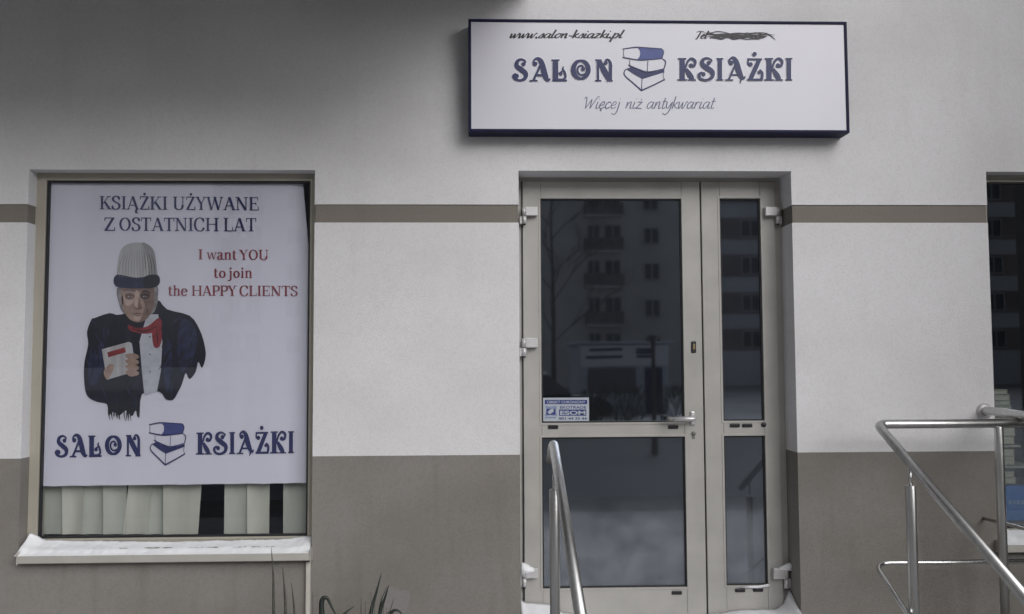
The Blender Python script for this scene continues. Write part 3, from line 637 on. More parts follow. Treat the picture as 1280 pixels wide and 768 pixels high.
serif(yp, 'poster_red', 'I', 248, 253.3, 324.5, 324.5, 12.6); serif(yp, 'poster_red', 'want', 259, 295.5, 324.5, 324.8, 12.6); serif(yp, 'poster_red', 'YOU', 300, 335.6, 325, 325.2, 12.6)
serif(yp, 'poster_red', 'to', 267.6, 282, 347.4, 347.5, 12.6); serif(yp, 'poster_red', 'join', 286.5, 315.2, 347.5, 347.7, 12.6)
serif(yp, 'poster_red', 'the', 210.6, 234, 369.8, 369.9, 12.6); serif(yp, 'poster_red', 'HAPPY', 240, 295, 369.9, 370, 12.6); serif(yp, 'poster_red', 'CLIENTS', 300, 371.6, 370.1, 370.4, 12.6)
def pfn(u, v):
    uu = 68.3+(u-640)*.854; return uu, 571.3+(v-101)*.975-.0155*(uu-68)
pr, pr2 = Print(yp, pfn), Print(yp, pfn); ornate(pr, pr2)
for q in (pr, pr2): tag(q.build('lettering', 'poster_navy', pt), 'ornate navy shop name')
pr = Print(yp, pfn); books_emblem(pr, 0, (0, 1)); pr.build('book_emblem', ['poster_navy', 'poster_blue'], pt)
# printed figure: a plain stand-in of the same size and colours (reader in a dark coat, knitted hat and red scarf)
M['pf_coat'] = mat('figure_coat_ink', (.016, .018, .030), .6, 0, .5, 18, stretch=(1, 1, .35), col2=(.007, .008, .011)); M['pf_coat2'] = mat('figure_coat_sheen', (.022, .027, .062), .6, 0, .4, 22)
M['pf_white'] = mat('figure_shirt_ink', (.46, .48, .50), .6, 0, .12, 20); M['pf_skin'] = mat('figure_skin_ink', (.33, .235, .18), .6, 0, .2, 26); M['pf_shade'] = mat('figure_skin_shade', (.20, .135, .105), .6, 0, .2, 30)
M['pf_red'] = mat('figure_scarf_ink', (.22, .032, .035), .6, 0, .25, 30); M['pf_wool'] = mat('figure_wool_ink', (.42, .42, .40), .6, 0, .2, 25, stretch=(1, 1, .1)); M['pf_dark'] = mat('figure_dark_ink', (.015, .012, .012), .6); M['pf_deep'] = mat('figure_deep_shade', (.075, .045, .036), .6); M['pf_light'] = mat('figure_skin_light', (.46, .355, .29), .6, 0, .1, 30); M['pf_rib'] = mat('figure_wool_rib', (.27, .27, .26), .6); M['pf_hair'] = mat('figure_hair_ink', (.22, .215, .205), .6, 0, .4, 40)
pr = Print(yp)
G = lambda x, y: (x/3.2+90, y/3.2+290)
def gp(mi, layer, pts, smooth=4):
    q = catmull([G(*p) for p in pts], smooth, True); pr.poly(q, mi, layer)
# coat
coat = [(90, 345), (150, 325), (200, 330), (330, 270), (380, 310), (470, 335), (510, 390), (530, 450), (535, 500), (520, 545), (505, 520), (495, 560), (470, 590), (455, 565), (440, 610), (425, 640), (405, 672), (375, 670), (350, 640), (280, 650), (270, 742), (255, 715), (240, 738), (215, 715), (190, 735), (165, 720), (145, 735), (140, 690), (100, 680), (60, 655), (48, 590), (50, 520), (65, 450), (60, 400), (78, 350)]
gp(0, 1, coat, 3)
gp(1, 2, [(440, 350), (490, 380), (500, 450), (470, 520), (440, 560), (420, 470)]); gp(1, 2, [(70, 520), (120, 440), (130, 520), (100, 600), (70, 610)])
gp(1, 2, [(375, 420), (400, 480), (392, 600), (380, 640), (365, 540)])
pr.poly([G(*p) for p in [(300, 330), (345, 330), (362, 440), (355, 560), (340, 640), (290, 655), (280, 560), (270, 440)]], 2, 3)      # shirt
for y in (420, 490, 560): pr.disc(*G(312, y), .9, 7, layer=4)
gp(5, 5, [(225, 372), (262, 384), (305, 376), (345, 345), (360, 362), (352, 392), (295, 408), (235, 396)]); gp(5, 5.2, [(322, 385), (354, 380), (360, 425), (348, 462), (326, 455)])   # scarf
pr.stroke([(*G(240, 388), .3), (*G(290, 398), 1.4), (*G(345, 376), .3)], 7, layer=5.4); pr.stroke([(*G(336, 392), .3), (*G(343, 425), 1.1), (*G(340, 452), .3)], 7, layer=5.4)
gp(8, 4, [(190, 215), (330, 212), (344, 256), (336, 306), (312, 330), (215, 330), (188, 285)])        # grey hair
# face: mid tone, lit left planes, shaded right planes, then features
gp(3, 6, [(203, 218), (262, 208), (322, 216), (331, 262), (322, 312), (300, 348), (266, 362), (232, 350), (208, 316), (199, 266)])
gp(4, 6.4, [(284, 214), (324, 218), (331, 262), (322, 312), (300, 348), (272, 361), (284, 330), (292, 296), (282, 262)])
gp(4, 6.5, [(206, 214), (320, 212), (322, 232), (262, 238), (206, 236)])
gp(10, 6.6, [(208, 246), (244, 240), (252, 262), (236, 292), (214, 292)]); gp(10, 6.6, [(254, 240), (266, 240), (270, 292), (258, 302), (250, 290)]); gp(10, 6.6, [(246, 338), (268, 336), (276, 350), (256, 356)])
gp(4, 6.8, [(212, 248), (232, 243), (250, 250), (248, 266), (230, 271), (214, 265)]); gp(9, 6.8, [(274, 249), (292, 243), (312, 248), (310, 264), (292, 269), (276, 264)])
for x in (232, 292):
    pr.disc(*G(x, 259), 2.2, 2, layer=7, ry=.95); pr.disc(*G(x+1, 259), 1.05, 7, layer=7.2)
    pr.stroke([(*G(x-15, 257), .3), (*G(x, 252), .9), (*G(x+15, 258), .3)], 7, layer=7.4); pr.stroke([(*G(x-14, 268), .2), (*G(x, 270), .5), (*G(x+13, 267), .2)], 9, layer=7.4)
pr.stroke([(*G(212, 246), .6), (*G(232, 238), 1.7), (*G(252, 244), .8)], 8, layer=7.6); pr.stroke([(*G(274, 244), .8), (*G(294, 237), 1.7), (*G(314, 245), .6)], 7, layer=7.6)
gp(4, 7, [(268, 262), (276, 290), (282, 304), (268, 309), (264, 300)]); pr.stroke([(*G(248, 303), .4), (*G(258, 308), .9), (*G(272, 309), .9), (*G(282, 302), .3)], 9, layer=7.3)
pr.stroke([(*G(240, 328), .3), (*G(262, 326), 1.1), (*G(290, 329), .3)], 9, layer=7.3); pr.stroke([(*G(248, 334), .3), (*G(264, 336), 1.5), (*G(280, 334), .3)], 4, layer=7.2)
pr.stroke([(*G(238, 300), .2), (*G(230, 314), .8), (*G(234, 330), .2)], 4, layer=7.2); pr.stroke([(*G(292, 300), .2), (*G(302, 314), .8), (*G(298, 332), .2)], 9, layer=7.2)
gp(3, 6, [(196, 262), (203, 256), (206, 286), (199, 292)])
# pale knitted hat with a dark turned-up edge
gp(6, 8, [(186, 196), (184, 130), (196, 74), (222, 50), (262, 43), (304, 50), (328, 76), (338, 130), (337, 196), (262, 204)])
gp(11, 8.3, [(282, 46), (308, 54), (328, 78), (337, 130), (336, 196), (304, 200), (308, 120)])
for k in range(13): pr.stroke([(*G(192+k*11.8, 182), .4), (*G(190+k*11.8+(6-k)*.6, 126), .85), (*G(208+k*9, 66+abs(k-6)*4), .3)], 9 if k > 8 else 11, layer=9)
gp(1, 9, [(178, 172), (262, 184), (342, 172), (344, 216), (262, 227), (176, 218)]); gp(0, 9.3, [(290, 181), (342, 173), (344, 215), (294, 225)])
for k in range(14): pr.stroke([(*G(184+k*12, 180+4*math.sin(k/13*3.14)), .2), (*G(184+k*12, 200+6*math.sin(k/13*3.14)), .6), (*G(184+k*12, 216+7*math.sin(k/13*3.14)), .2)], 7, layer=9.6)
rb_ = random.Random(11)
inside = lambda x, y: sum(((y0 > y) != (y1 > y)) and x < (x1-x0)*(y-y0)/(y1-y0)+x0 for (x0, y0), (x1, y1) in zip(coat, coat[1:]+coat[:1])) % 2
for k in range(260):
    x, y = rb_.uniform(50, 535), rb_.uniform(280, 730); l = rb_.uniform(25, 75); a = rb_.uniform(-.5, .5)+(.5 if x > 380 else -.15)
    x2, y2 = x-math.sin(a)*l, y+math.cos(a)*l
    if not (inside(x, y) and inside(x2, y2)) or 255 < x < 375 or 110 < x < 275 and 425 < y < 610: continue
    pr.stroke([(*G(x, y), .3), (*G((x+x2)/2+rb_.uniform(-6, 6), (y+y2)/2), rb_.uniform(.8, 2.4)), (*G(x2, y2), .3)], rb_.choice((0, 0, 7, 7, 1, 1, 1) if x > 360 else (0, 7, 7, 0, 1)), layer=3+.02*k)
for k in range(16):
    x = rb_.uniform(145, 265); pr.stroke([(*G(x, 690), 2), (*G(x-4, 725), 1.4), (*G(x+rb_.uniform(-8, 4), rb_.uniform(735, 760)), .3)], rb_.choice((0, 7, 7)), layer=7+.02*k)
# book held in front
pr.poly([G(*p) for p in [(120, 470), (228, 440), (248, 560), (140, 592)]], 6, 9); pr.poly([G(*p) for p in [(228, 440), (240, 446), (258, 556), (248, 560)]], 2, 9)
pr.poly([G(*p) for p in [(142, 482), (212, 462), (216, 482), (146, 502)]], 5, 10)
for k in range(4): gp(3, 10+k*.3, [(214, 492+k*22), (246, 486+k*22), (268, 496+k*22), (262, 508+k*22), (232, 512+k*22)])
gp(3, 10, [(128, 560), (150, 530), (168, 534), (160, 566), (140, 590)])
pr.build('printed_figure', ['pf_coat', 'pf_coat2', 'pf_white', 'pf_skin', 'pf_shade', 'pf_red', 'pf_wool', 'pf_dark', 'pf_hair', 'pf_deep', 'pf_light', 'pf_rib'], pt)

# fabric blind strips seen under the poster
M['blind'] = mat('pale_green_blind', (.43, .455, .37), .8, 0, .12, 9, stretch=(1, 1, .2)); M['blind2'] = mat('pale_cream_blind', (.49, .50, .405), .8, 0, .12, 9, stretch=(1, 1, .2))
bl = empty('vertical_blind', W(215, 668, YP+.05), 'pale green fabric strip blind hanging inside below the poster', 'blind')
strips = [(44, 80, 44, 80, 0, .052), (77, 104, 78, 102, 1, .044), (101, 133, 102, 130, 0, .055), (129, 158, 129, 157, 0, .047), (163, 190, 154, 184, 1, .052), (186, 207, 181, 206, 0, .062), (204, 253, 204, 247, 1, .05), (281, 312, 280, 311, 0, .052), (309, 337, 309, 336, 1, .046), (354, 392, 354, 392, 0, .054)]
for a0, a1, b0, b1, m_, dy in strips:
    bm = bmesh.new(); n = 8; ft, bk = [], []
    for j in range(9):
        rf, rb = [], []
        for i in range(n+1):
            s = i/n; v = 585+(668.5-585)*j/8; u = (a0+(a1-a0)*s)*(1-j/8)+(b0+(b1-b0)*s)*j/8
            p = W(u, v, YP+dy); p.y += .012*math.sin(s*math.pi)+.006*s
            rf.append(bm.verts.new(p)); rb.append(bm.verts.new(p+Vector((0, .0012, 0))))
        ft.append(rf); bk.append(rb)
    for j in range(8):
        for i in range(n):
            bm.faces.new((ft[j][i], ft[j+1][i], ft[j+1][i+1], ft[j][i+1])); bm.faces.new((bk[j][i], bk[j][i+1], bk[j+1][i+1], bk[j+1][i]))
    obj('blind_strip', bm, ['blind', 'blind2'][m_], bl, True)

# ================================================================ SIGN
YS = -.115
sg = empty('shop_sign', W(822, 168, 0), 'long white box sign with navy edging above the glazed door', 'sign')
a, b = W(585.3, 23.6, YS), W(1062.4, 166.2, YS); sx0, sx1, sz1, sz0 = a.x, b.x, a.z, b.z
bm = bmesh.new(); ring_frame(bm, sx0, sx1, sz0, sz1, .0135, .0135, .0135, .0135, YS, -.004, 0, .002); obj('sign_frame', bm, 'navy_frame', sg)
bm = bmesh.new(); box(bm, sx0+.014, sx1-.014, YS+.006, YS+.012, sz0+.014, sz1-.014); face = obj('sign_face', bm, 'sign_face', sg)
bm = bmesh.new(); box(bm, sx0+.014, sx1-.014, -.03, -.006, sz0+.014, sz1-.014); obj('back_plate', bm, 'navy_frame', sg)
yf = YS+.0058
pr, pr2 = Print(yf+.0002), Print(yf+.0002); ornate(pr, pr2, 1.9)
for q in (pr, pr2): q.build('letter_outline', 'halo_print', face)
pr, pr2 = Print(yf-.0028), Print(yf-.0028); ornate(pr, pr2)
for q in (pr, pr2): tag(q.build('lettering', 'navy_print', face), 'ornate navy shop name')
pr = Print(yf-.0006); books_emblem(pr, 0, (0, 1)); pr.build('book_emblem', ['navy_print', 'blue_print'], face)
hand(yf, 'script_print', 'www.salon-ksiazki.pl', 636.5, 777, 47.8, 5.6, .8, 2.7, .55); hand(yf, 'script_print', 'Tel', 868, 883, 48.5, 5.2, .8, 2.2, .45)
pr = Print(yf-.001); rnd = random.Random(3)
for k in range(9):
    a_, b_ = 874+rnd.random()*16, 950+rnd.random()*19; n_ = 9; v0 = 41.3+k*.85
    pr.stroke([(a_+(b_-a_)*q/n_, v0+rnd.uniform(-1.5, 1.5), .3+rnd.uniform(.5, 1.3)*(0 < q < n_)) for q in range(n_+1)], 0)
for k in range(4):
    a_ = 884+k*21+rnd.random()*8; pr.stroke([(a_, 40+rnd.random(), .4), (a_+9, 45, 1.5), (a_+15, 49.5+rnd.random(), .4)], 0)
tag(pr.build('scribbled_out_number', 'script_print', face), 'black marker scribble')
hand(yf, 'thin_print', 'Więcej', 727.5, 774, 136, 8.4, .85, 1.35, .3); hand(yf, 'thin_print', 'niż', 781, 801.5, 136, 8.4, .85, 1.35, .3); hand(yf, 'thin_print', 'antykwariat', 807.5, 892, 136, 8.4, .85, 1.35, .3)

# ================================================================ RAILINGS
TR = .0212
def rail_pt(u, v, y): return W(u, v, y)
# right-hand railing: flat along the wall, then down the steps towards the street
ra = empty('stair_railing', (1.87, -.3, LZ), 'shiny steel railing right of the door that runs flat then drops down the steps', 'railing')
yc = -.30; corner = W(1096.5, 530.5, yc); sl_ = .45
endp = Vector((corner.x, yc-1.35, corner.z-1.35*sl_)); rgt = W(1290, 529, yc); rgt2 = Vector((rgt.x+.9, yc, corner.z+.002))
bm = bmesh.new(); tube(bm, fillet([rgt2, corner, endp], .045, 10), TR, 20); obj('top_rail', bm, 'steel', ra, recalc=True)
c2 = W(1093, 704, yc); e2 = Vector((c2.x, yc-1.3, c2.z-1.3*sl_)); bm = bmesh.new(); tube(bm, fillet([Vector((rgt2.x, yc, c2.z)), c2, e2], .07, 10), .0108, 14); obj('middle_rail', bm, 'steel_thin', ra)
def post(par, x, y, ztop, zbot, r=.0235, stem=None):
    bm = bmesh.new(); tube(bm, [(x, y, zbot), (x, y, ztop-.004), (x, y, ztop)], [r, r, r*.94], 20)
    tube(bm, [(x, y, zbot), (x, y, zbot+.012)], .05, 20)
    o = obj('post', bm, 'steel', par)
    if stem:
        bm = bmesh.new(); tube(bm, [(x, y, ztop-.03), (x, y, stem)], .0075, 12); obj('post_stem', bm, 'steel_thin', o)
def rail_z(c, y): return c.z+(y-c.y)*sl_
yp1 = -.62; px = W(1137, 640, yp1).x
post(ra, corner.x, yp1, W(1137, 607, yp1).z, LZ-.16, .0225, rail_z(corner, yp1)-.01)
post(ra, corner.x, -1.45, rail_z(corner, -1.45)-.12, GZ, .0225, rail_z(corner, -1.45)-.01)
pp = W(1252, 640, yc); post(ra, pp.x, yc, corner.z-TR*.7, LZ, .0205)
post(ra, rgt2.x-.1, yc, corner.z-TR*.7, LZ, .0205)
# left-hand railing: comes up the steps and its end turns down
rb = empty('stair_railing', (.33, -.5, LZ), 'single steel handrail rising towards the door from the left of the steps', 'railing')
yl = -.52; top = W(692.5, 558, yl); bot = Vector((top.x+.005, yl-1.25, top.z-1.25*sl_))
bm = bmesh.new(); tube(bm, fillet([bot, top+Vector((0, .03, .0135)), top+Vector((-.012, .045, -.075))], .035, 10), TR, 20); obj('top_rail', bm, 'steel', rb)
yq = -.72; post(rb, W(693.5, 700, yq).x, yq, W(690, 612, yq).z, LZ-.16, .0215, top.z+(yq-yl)*sl_-.01)
post(rb, top.x, -1.5, top.z-.98*sl_-.12, GZ, .0225, top.z-.98*sl_-.01)
# rail fixed to the wall beside the right window
rc = empty('wall_railing', W(1231, 513, 0), 'steel rail fixed by a round flange to the wall beside the right window', 'railing')
f0 = W(1230, 514, 0); f0.y = 0; bm = bmesh.new(); g1 = W(1236, 514, -.07); g2 = W(1284, 520, -.36); d = (g2-g1)
tube(bm, fillet([Vector((f0.x, -.004, f0.z)), g1, g1+d*3.2], .05, 10), TR, 20); obj('top_rail', bm, 'steel', rc)
bm = bmesh.new(); lathe(bm, (f0.x, -.0005, f0.z), (0, -1, 0), [(.040, 0), (.040, .006), (.036, .014), (.024, .018)], 24); obj('wall_flange', bm, 'hinge_alu', rc)
h0 = W(1229, 648, 0); h1 = W(1284, 662, -.34); bm = bmesh.new(); tube(bm, [Vector((h0.x, -.001, h0.z)), h0+(h1-h0)*.5, h0+(h1-h0)*3.0], .0085, 12); obj('middle_rail', bm, 'steel_thin', rc)
e_ = g1+d*3.1; post(rc, e_.x, e_.y, e_.z-.01, LZ, .0205)

# ================================================================ CONDUIT, PLANTS
bm = bmesh.new(); pA = W(386, 700, -.014); pB = W(383.5, 775, -.014)
box(bm, pA.x-.013, pA.x+.009, -.022, -.0005, GZ, pA.z-.008, 0, .003)
tube(bm, catmull([(pA.x+.003, -.012, pA.z-.012), (pA.x+.012, -.014, pA.z+.02), (pA.x+.006, -.03, pA.z+.045)], 5), .005, 8, 1)
M['conduit'] = mat('white_plastic_trunking', (.52, .50, .46), .5, 0, .12, 14); M['putty'] = mat('dirty_filler', (.33, .29, .24), .9, 0, .2, 60, .5, 200)
tag(obj('cable_conduit', bm, ['conduit', 'putty']), 'thin white cable conduit running down the wall under the window sill', 'conduit')
M['leaf'] = mat('dark_strap_leaf', (.030, .040, .036), .45, 0, .5, 30, stretch=(1, 1, .2)); M['dry'] = mat('dry_stalk', (.075, .075, .062), .7, 0, .4, 30)
def blade(bm, pts, wd, mi=0, tw=Vector((1, .25, 0)), th=.0022):
    """tapered strap leaf with a raised back"""
    q = catmull([tuple(p) for p in pts], 8); n = len(q); rows = []
    for i, p in enumerate(q):
        p = Vector(p); t = Vector(q[min(n-1, i+1)])-Vector(q[max(0, i-1)]); s = i/(n-1); h = wd*(1-s**2.2)*.5+.0006
        side = t.cross(Vector((0, 1, .15))).normalized(); nb = t.cross(side).normalized()
        rows.append([bm.verts.new(p-side*h), bm.verts.new(p+nb*th), bm.verts.new(p+side*h), bm.verts.new(p-nb*th)])
    for i in range(n-1):
        for k in range(4):
            f = bm.faces.new((rows[i][k], rows[i][(k+1) % 4], rows[i+1][(k+1) % 4], rows[i+1][k])); f.material_index = mi
    bm.faces.new(rows[0]); bm.faces.new(rows[-1])
def plant(loc, leaves, label, extra=12, seed=1, ylay=-.35):
    t = empty('strap_leaf_plant', loc, label, 'plant', 'frosted plants along the wall'); t['group'] = 'frosted plants below the window'
    for pts, wd, mi in leaves:
        bm = bmesh.new(); P = [W(u, v, y) for u, v, y in pts]; d = P[0]-P[1]; q = P[0]+d*((P[0].z-GZ)/max(1e-3, -d.z)); q.x = q.x*.75+loc[0]*.25
        P = [q, (q+P[0])/2]+P
        blade(bm, P, wd*.8, mi); obj('leaf', bm, ['leaf', 'dry'], t, True)
    rr = random.Random(seed)
    rs = random.Random(seed+50)
    for k in range(7):      # thin dry stalks among the blades
        u_ = 602+(loc[0]+rs.uniform(-.13, .13))*1150/4.25; v_ = rs.uniform(738, 772); y_ = loc[1]+rs.uniform(-.06, .06); bm = bmesh.new(); lean = rs.uniform(-9, 9)
        p2 = W(u_+lean, v_, y_); p0 = W(u_, 800, y_); p0.z = GZ; tube(bm, catmull([tuple(p0), tuple(p0.lerp(p2, .6)+Vector((rs.uniform(-.008, .008), 0, 0))), tuple(p2)], 5), [.003-.0002*q for q in range(11)], 6); obj('stalk', bm, 'dry', t)
    for k in range(extra):      # lower leaves, below the picture's edge
        a = rr.uniform(0, 6.28); l = rr.uniform(.16, .3); o_ = Vector(loc); bm = bmesh.new()
        blade(bm, [o_+Vector((math.cos(a)*.02, math.sin(a)*.02, 0)), o_+Vector((math.cos(a)*l*.5, math.sin(a)*l*.4, l*.75)), o_+Vector((math.cos(a)*l*1.2, math.sin(a)*l*.8, l*.6))], .03, 0); obj('leaf', bm, ['leaf', 'dry'], t, True)
def base(u, y): p = W(u, 780, y); return Vector((p.x, y, GZ))
plant(base(352, -.30), [([(342, 760, -.3), (341.5, 720, -.3), (339, 684, -.3)], .018, 1), ([(357, 762, -.3), (355, 730, -.3), (353, 707, -.3)], .017, 1), ([(368, 768, -.3), (366, 745, -.3), (364, 728, -.3)], .012, 1)], 'plant of three upright grey spikes under the left window sill', 8, 1)
plant(base(425, -.40), [([(404, 790, -.4), (402, 762, -.4), (403, 750, -.4), (409, 748, -.4), (416, 762, -.4), (428, 785, -.4)], .034, 0), ([(418, 785, -.4), (430, 768, -.38), (443, 758, -.36)], .026, 0)], 'plant with one dark broad leaf folded over at its tip', 8, 2)
plant(base(478, -.35), [([(463, 770, -.35), (470, 742, -.35), (477, 716, -.35)], .026, 0), ([(473, 772, -.33), (477, 750, -.33), (484, 733, -.33)], .012, 1), ([(474, 770, -.36), (481, 748, -.36), (486, 731, -.36)], .024, 0), ([(480, 775, -.3), (487, 765, -.3), (492, 748, -.3)], .009, 1), ([(487, 775, -.4), (490, 765, -.4), (496, 763, -.4), (502, 768, -.4), (508, 785, -.4)], .02, 0)], 'plant of slanting dark spikes in front of the grey cement patch', 8, 3)

# ================================================================ BOOKS IN THE RIGHT WINDOW
YB = .24
M['page'] = mat('aged_page_edges', (.42, .40, .31), .8, 0, .2, 60, stretch=(.2, 1, 6))
cols = {'grey': (.22, .25, .22), 'cream': (.42, .40, .30), 'olive': (.18, .19, .12), 'tan': (.33, .25, .15), 'green': (.16, .25, .20), 'pale': (.40, .44, .38), 'brown': (.13, .085, .05), 'blue': (.02, .13, .40)}
for k, c in cols.items(): M['cover_'+k] = mat('book_cover_'+k, c, .5, 0, .12, 20)
sh = empty('book_shelf', W(1262, 640, YB), 'dark shelf unit holding the piles of books in the right window', 'shelf')
M['shelf'] = mat('dark_shelf_board', (.10, .085, .07), .5, 0, .2, 10); M['shelf_edge'] = mat('pale_shelf_edge', (.34, .34, .28), .5)
xs0 = xrl-.05; xs1 = xrl+.9
bm = bmesh.new()
for v in (557.5, 583.5): z = W(1262, v, YB).z; box(bm, xs0, W(1275 if v < 570 else 1300, v, YB).x, YB-.01, YB+.26, z-.008, z+.004, 0, .002)
obj('shelf_board', bm, 'shelf_edge', sh)
bm = bmesh.new(); zf = W(1262, 652, YB).z; box(bm, xs0, xs1, YB-.02, YB+.3, zf-.02, zf, 0, .003); obj('display_board', bm, 'shelf', sh)
bm = bmesh.new(); box(bm, xs0-.03, xs0-.005, YB, YB+.28, -.01, W(1262, 480, YB).z); obj('side_panel', bm, 'shelf', sh)
def book(u1, vt, vb, col, label, u0=1226):
    zb, z1 = W(1255, vb, YB).z, W(1255, vt, YB).z; x0, x1 = W(u0, vt, YB).x, W(u1, vt, YB).x; th = z1-zb; c = min(.003, th*.14)
    t = empty('book', ((x0+x1)/2, YB+.08, zb), label, 'book', 'books piled in the right window')
    y0 = YB+random.uniform(-.004, .006); y1 = y0+.15
    bm = bmesh.new(); box(bm, x0, x1, y0, y1, zb+.0004, zb+c, 0, .0004); box(bm, x0, x1, y0, y1, z1-c, z1-.0004, 0, .0004); box(bm, x0-.003, x0, y0, y1, zb+.0004, z1-.0004, 0, .0004); obj('cover', bm, 'cover_'+col, t)
    bm = bmesh.new(); box(bm, x0+.0005, x1-.004, y0+.003, y1-.003, zb+c+.0003, z1-c-.0003); obj('pages', bm, 'page', t)
for a in [(1260, 487, 493.2, 'cream', 'thin cream book on top of the highest pile in the right window'), (1262.5, 493.4, 501, 'grey', 'grey book second from the top of the highest pile'), (1264, 501.2, 507, 'pale', 'pale book third from the top of the highest pile'),
          (1265, 507.2, 514, 'olive', 'olive book just above the wall rail in the pile'), (1267, 514.2, 521, 'cream', 'cream book hidden behind the wall rail'), (1268, 521.2, 533, 'brown', 'brown book hidden behind the bright top rail'),
          (1269, 533.2, 545.5, 'green', 'thick pale green book just under the bright top rail'), (1268.5, 545.7, 555.6, 'tan', 'tan book lying on the upper shelf board'),
          (1268, 561.5, 570.5, 'pale', 'pale book on top of the middle pile'), (1269, 570.7, 581.2, 'cream', 'cream book at the bottom of the middle pile'),
          (1268, 589, 597, 'green', 'green book under the lower shelf board'), (1270, 597.2, 605, 'cream', 'cream book lying above the blue book')]:
    book(*a)
t = empty('book', W(1270, 651, YB), 'tall bright blue book standing upright at the bottom of the right window', 'book')
a, b = W(1245, 607, YB), W(1292, 650.5, YB); bm = bmesh.new(); box(bm, a.x, b.x, YB-.012, YB+.02, b.z, a.z, 0, .002); obj('cover', bm, 'cover_blue', t)
M['pale_blue'] = mat('pale_blue_title', (.16, .27, .44), .5); bm = bmesh.new()
for k, (q0, q1) in enumerate(((1259, 1263), (1264.5, 1267.5), (1269, 1273), (1274.5, 1279))): a, b = W(q0, 625, YB), W(q1, 630, YB); box(bm, a.x, b.x, YB-.0135, YB-.0125, b.z, a.z)
obj('title', bm, 'pale_blue', t)
bm = bmesh.new(); a, b = W(1245, 651, YB), W(1292, 652, YB)

# ================================================================ SNOW
def snow_heap(name, x0, x1, y0, y1, zfun, base, nx=60, ny=14, label=None):
    bm = bmesh.new(); g = []
    for j in range(ny+1):
        row = []
        for i in range(nx+1):
            x = x0+(x1-x0)*i/nx; y = y0+(y1-y0)*j/ny; row.append(bm.verts.new((x, y, zfun(x, y))))
        g.append(row)
    for j in range(ny):
        for i in range(nx): bm.faces.new((g[j][i], g[j][i+1], g[j+1][i+1], g[j+1][i]))
    # skirt down to the base
    loop = [g[0][i] for i in range(nx+1)]+[g[j][nx] for j in range(1, ny+1)]+[g[ny][i] for i in range(nx-1, -1, -1)]+[g[j][0] for j in range(ny-1, 0, -1)]
    low_ = [bm.verts.new((v.co.x, v.co.y, base(v.co.x, v.co.y))) for v in loop]; n = len(loop)
    for i in range(n): bm.faces.new((loop[i], low_[i], low_[(i+1) % n], loop[(i+1) % n]))
    return tag(obj(name, bm, 'snow', None, True), label, 'snow', kind='stuff')
nz3 = lambda x, y, s, a: a*noise.noise(Vector((x*s, y*s, 3.1)))
def interp(tab, x):
    if x <= tab[0][0]: return tab[0][1]
    for (a, p), (b, q) in zip(tab, tab[1:]):
        if x <= b: s = (x-a)/(b-a); s = s*s*(3-2*s); return p+(q-p)*s
    return tab[-1][1]
def sill_snow(x0, x1, z0, label, left):
    def base(x, y): return z0+.002+(y-YW)*.16-.002
    tab = [(x0, left), (x0+.10, .018), (x0+.25, .012), ((x0+x1)/2, .006), (x1-.2, .009), (x1, .022)]
    def zf(x, y):
        s = (y+.055)/(YW+.05); e = min(1, (s)*5+.15); h = interp(tab, x)*(.25+.95*s*s)+.010
        h *= min(1, (x-x0)/.015+.25)*min(1, (x1-x)/.01+.3)
        return base(x, y)+max(.001, (h+nz3(x, y, 14, .004)+nz3(x, y, 45, .0025)+nz3(x, y, 110, .0012))*min(1, max(.02, (s-.10-.16*noise.noise(Vector((x*9, 2, 0)))-.07*noise.noise(Vector((x*31, 5, 0))))*5)))
    snow_heap('snow', x0, x1, -.056, YW-.006, zf, lambda x, y: base(x, y)+.0005, 260, 14, label)
sill_snow(xwl+.004, xwr-.005, zsill, 'wind packed snow lying along the left window sill', .05)
sill_snow(xrl+.004, xrr-.005, zsill, 'white snow lying along the right window sill', .07)
tabD = [(xdl, .13), (xdl+.03, .105), (xdl+.15, .095), (xdl+.23, .05), (xdl+.35, .012), (.95, .004), (1.08, .015), (1.2, .035), (1.36, .055), (1.5, .05), (1.535, .075), (xdr, .165)]
def zdoor(x, y):
    s = max(0, min(1, (y+.55)/(YD+.55))); side = max(0, 1-abs(x-xdr)/.12)
    return LZ+.008+interp(tabD, x)*(s**2.5)*(1+.0*side)+nz3(x, y, 9, .006)+nz3(x, y, 35, .002)
snow_heap('snow', xdl+.006, xdr-.006, -.38, YD-.005, zdoor, lambda x, y: LZ+.001, 90, 24, 'snow drifted against the foot of the glazed door')
# small caps of snow on the lower hinges and the glazing bead
def snow_cap(pts, y0, y1, label):
    bm = bmesh.new(); f = [bm.verts.new((W(u, v, YD).x, y0, W(u, v, YD).z)) for u, v in pts]; b = [bm.verts.new((W(u, v, YD).x, y1, W(u, v, YD).z)) for u, v in pts]; n = len(f)
    bm.faces.new(f); bm.faces.new(b[::-1])
    for i in range(n): bm.faces.new((f[i], f[(i+1) % n], b[(i+1) % n], b[i]))
    bmesh.ops.bevel(bm, geom=list(bm.edges), offset=.003, segments=2, affect='EDGES'); tag(obj('snow', bm, 'snow', None, True), label, 'snow', kind='stuff')
snow_cap([(650.5, 722), (651, 702), (655, 703.5), (661, 707), (667, 709), (668.5, 713.5), (656, 714)], YD-.036, YD-.002, 'snow cap on the lowest left hinge')
snow_cap([(971, 711.5), (972, 709), (984, 703), (987, 703), (988.5, 712)], YD-.036, YD-.002, 'snow cap on the lower right hinge'); snow_cap([(988, 706), (990, 712), (994.5, 720), (993.5, 722), (988.5, 721)], YD-.03, YD+.0, 'sliver of snow beside the lower right hinge')
snow_cap([(924, 734.5), (936, 732.5), (948, 732), (960, 729.5), (961, 733), (946, 735)], YD-.012, YD-.002, 'thin line of snow under the lower side pane')

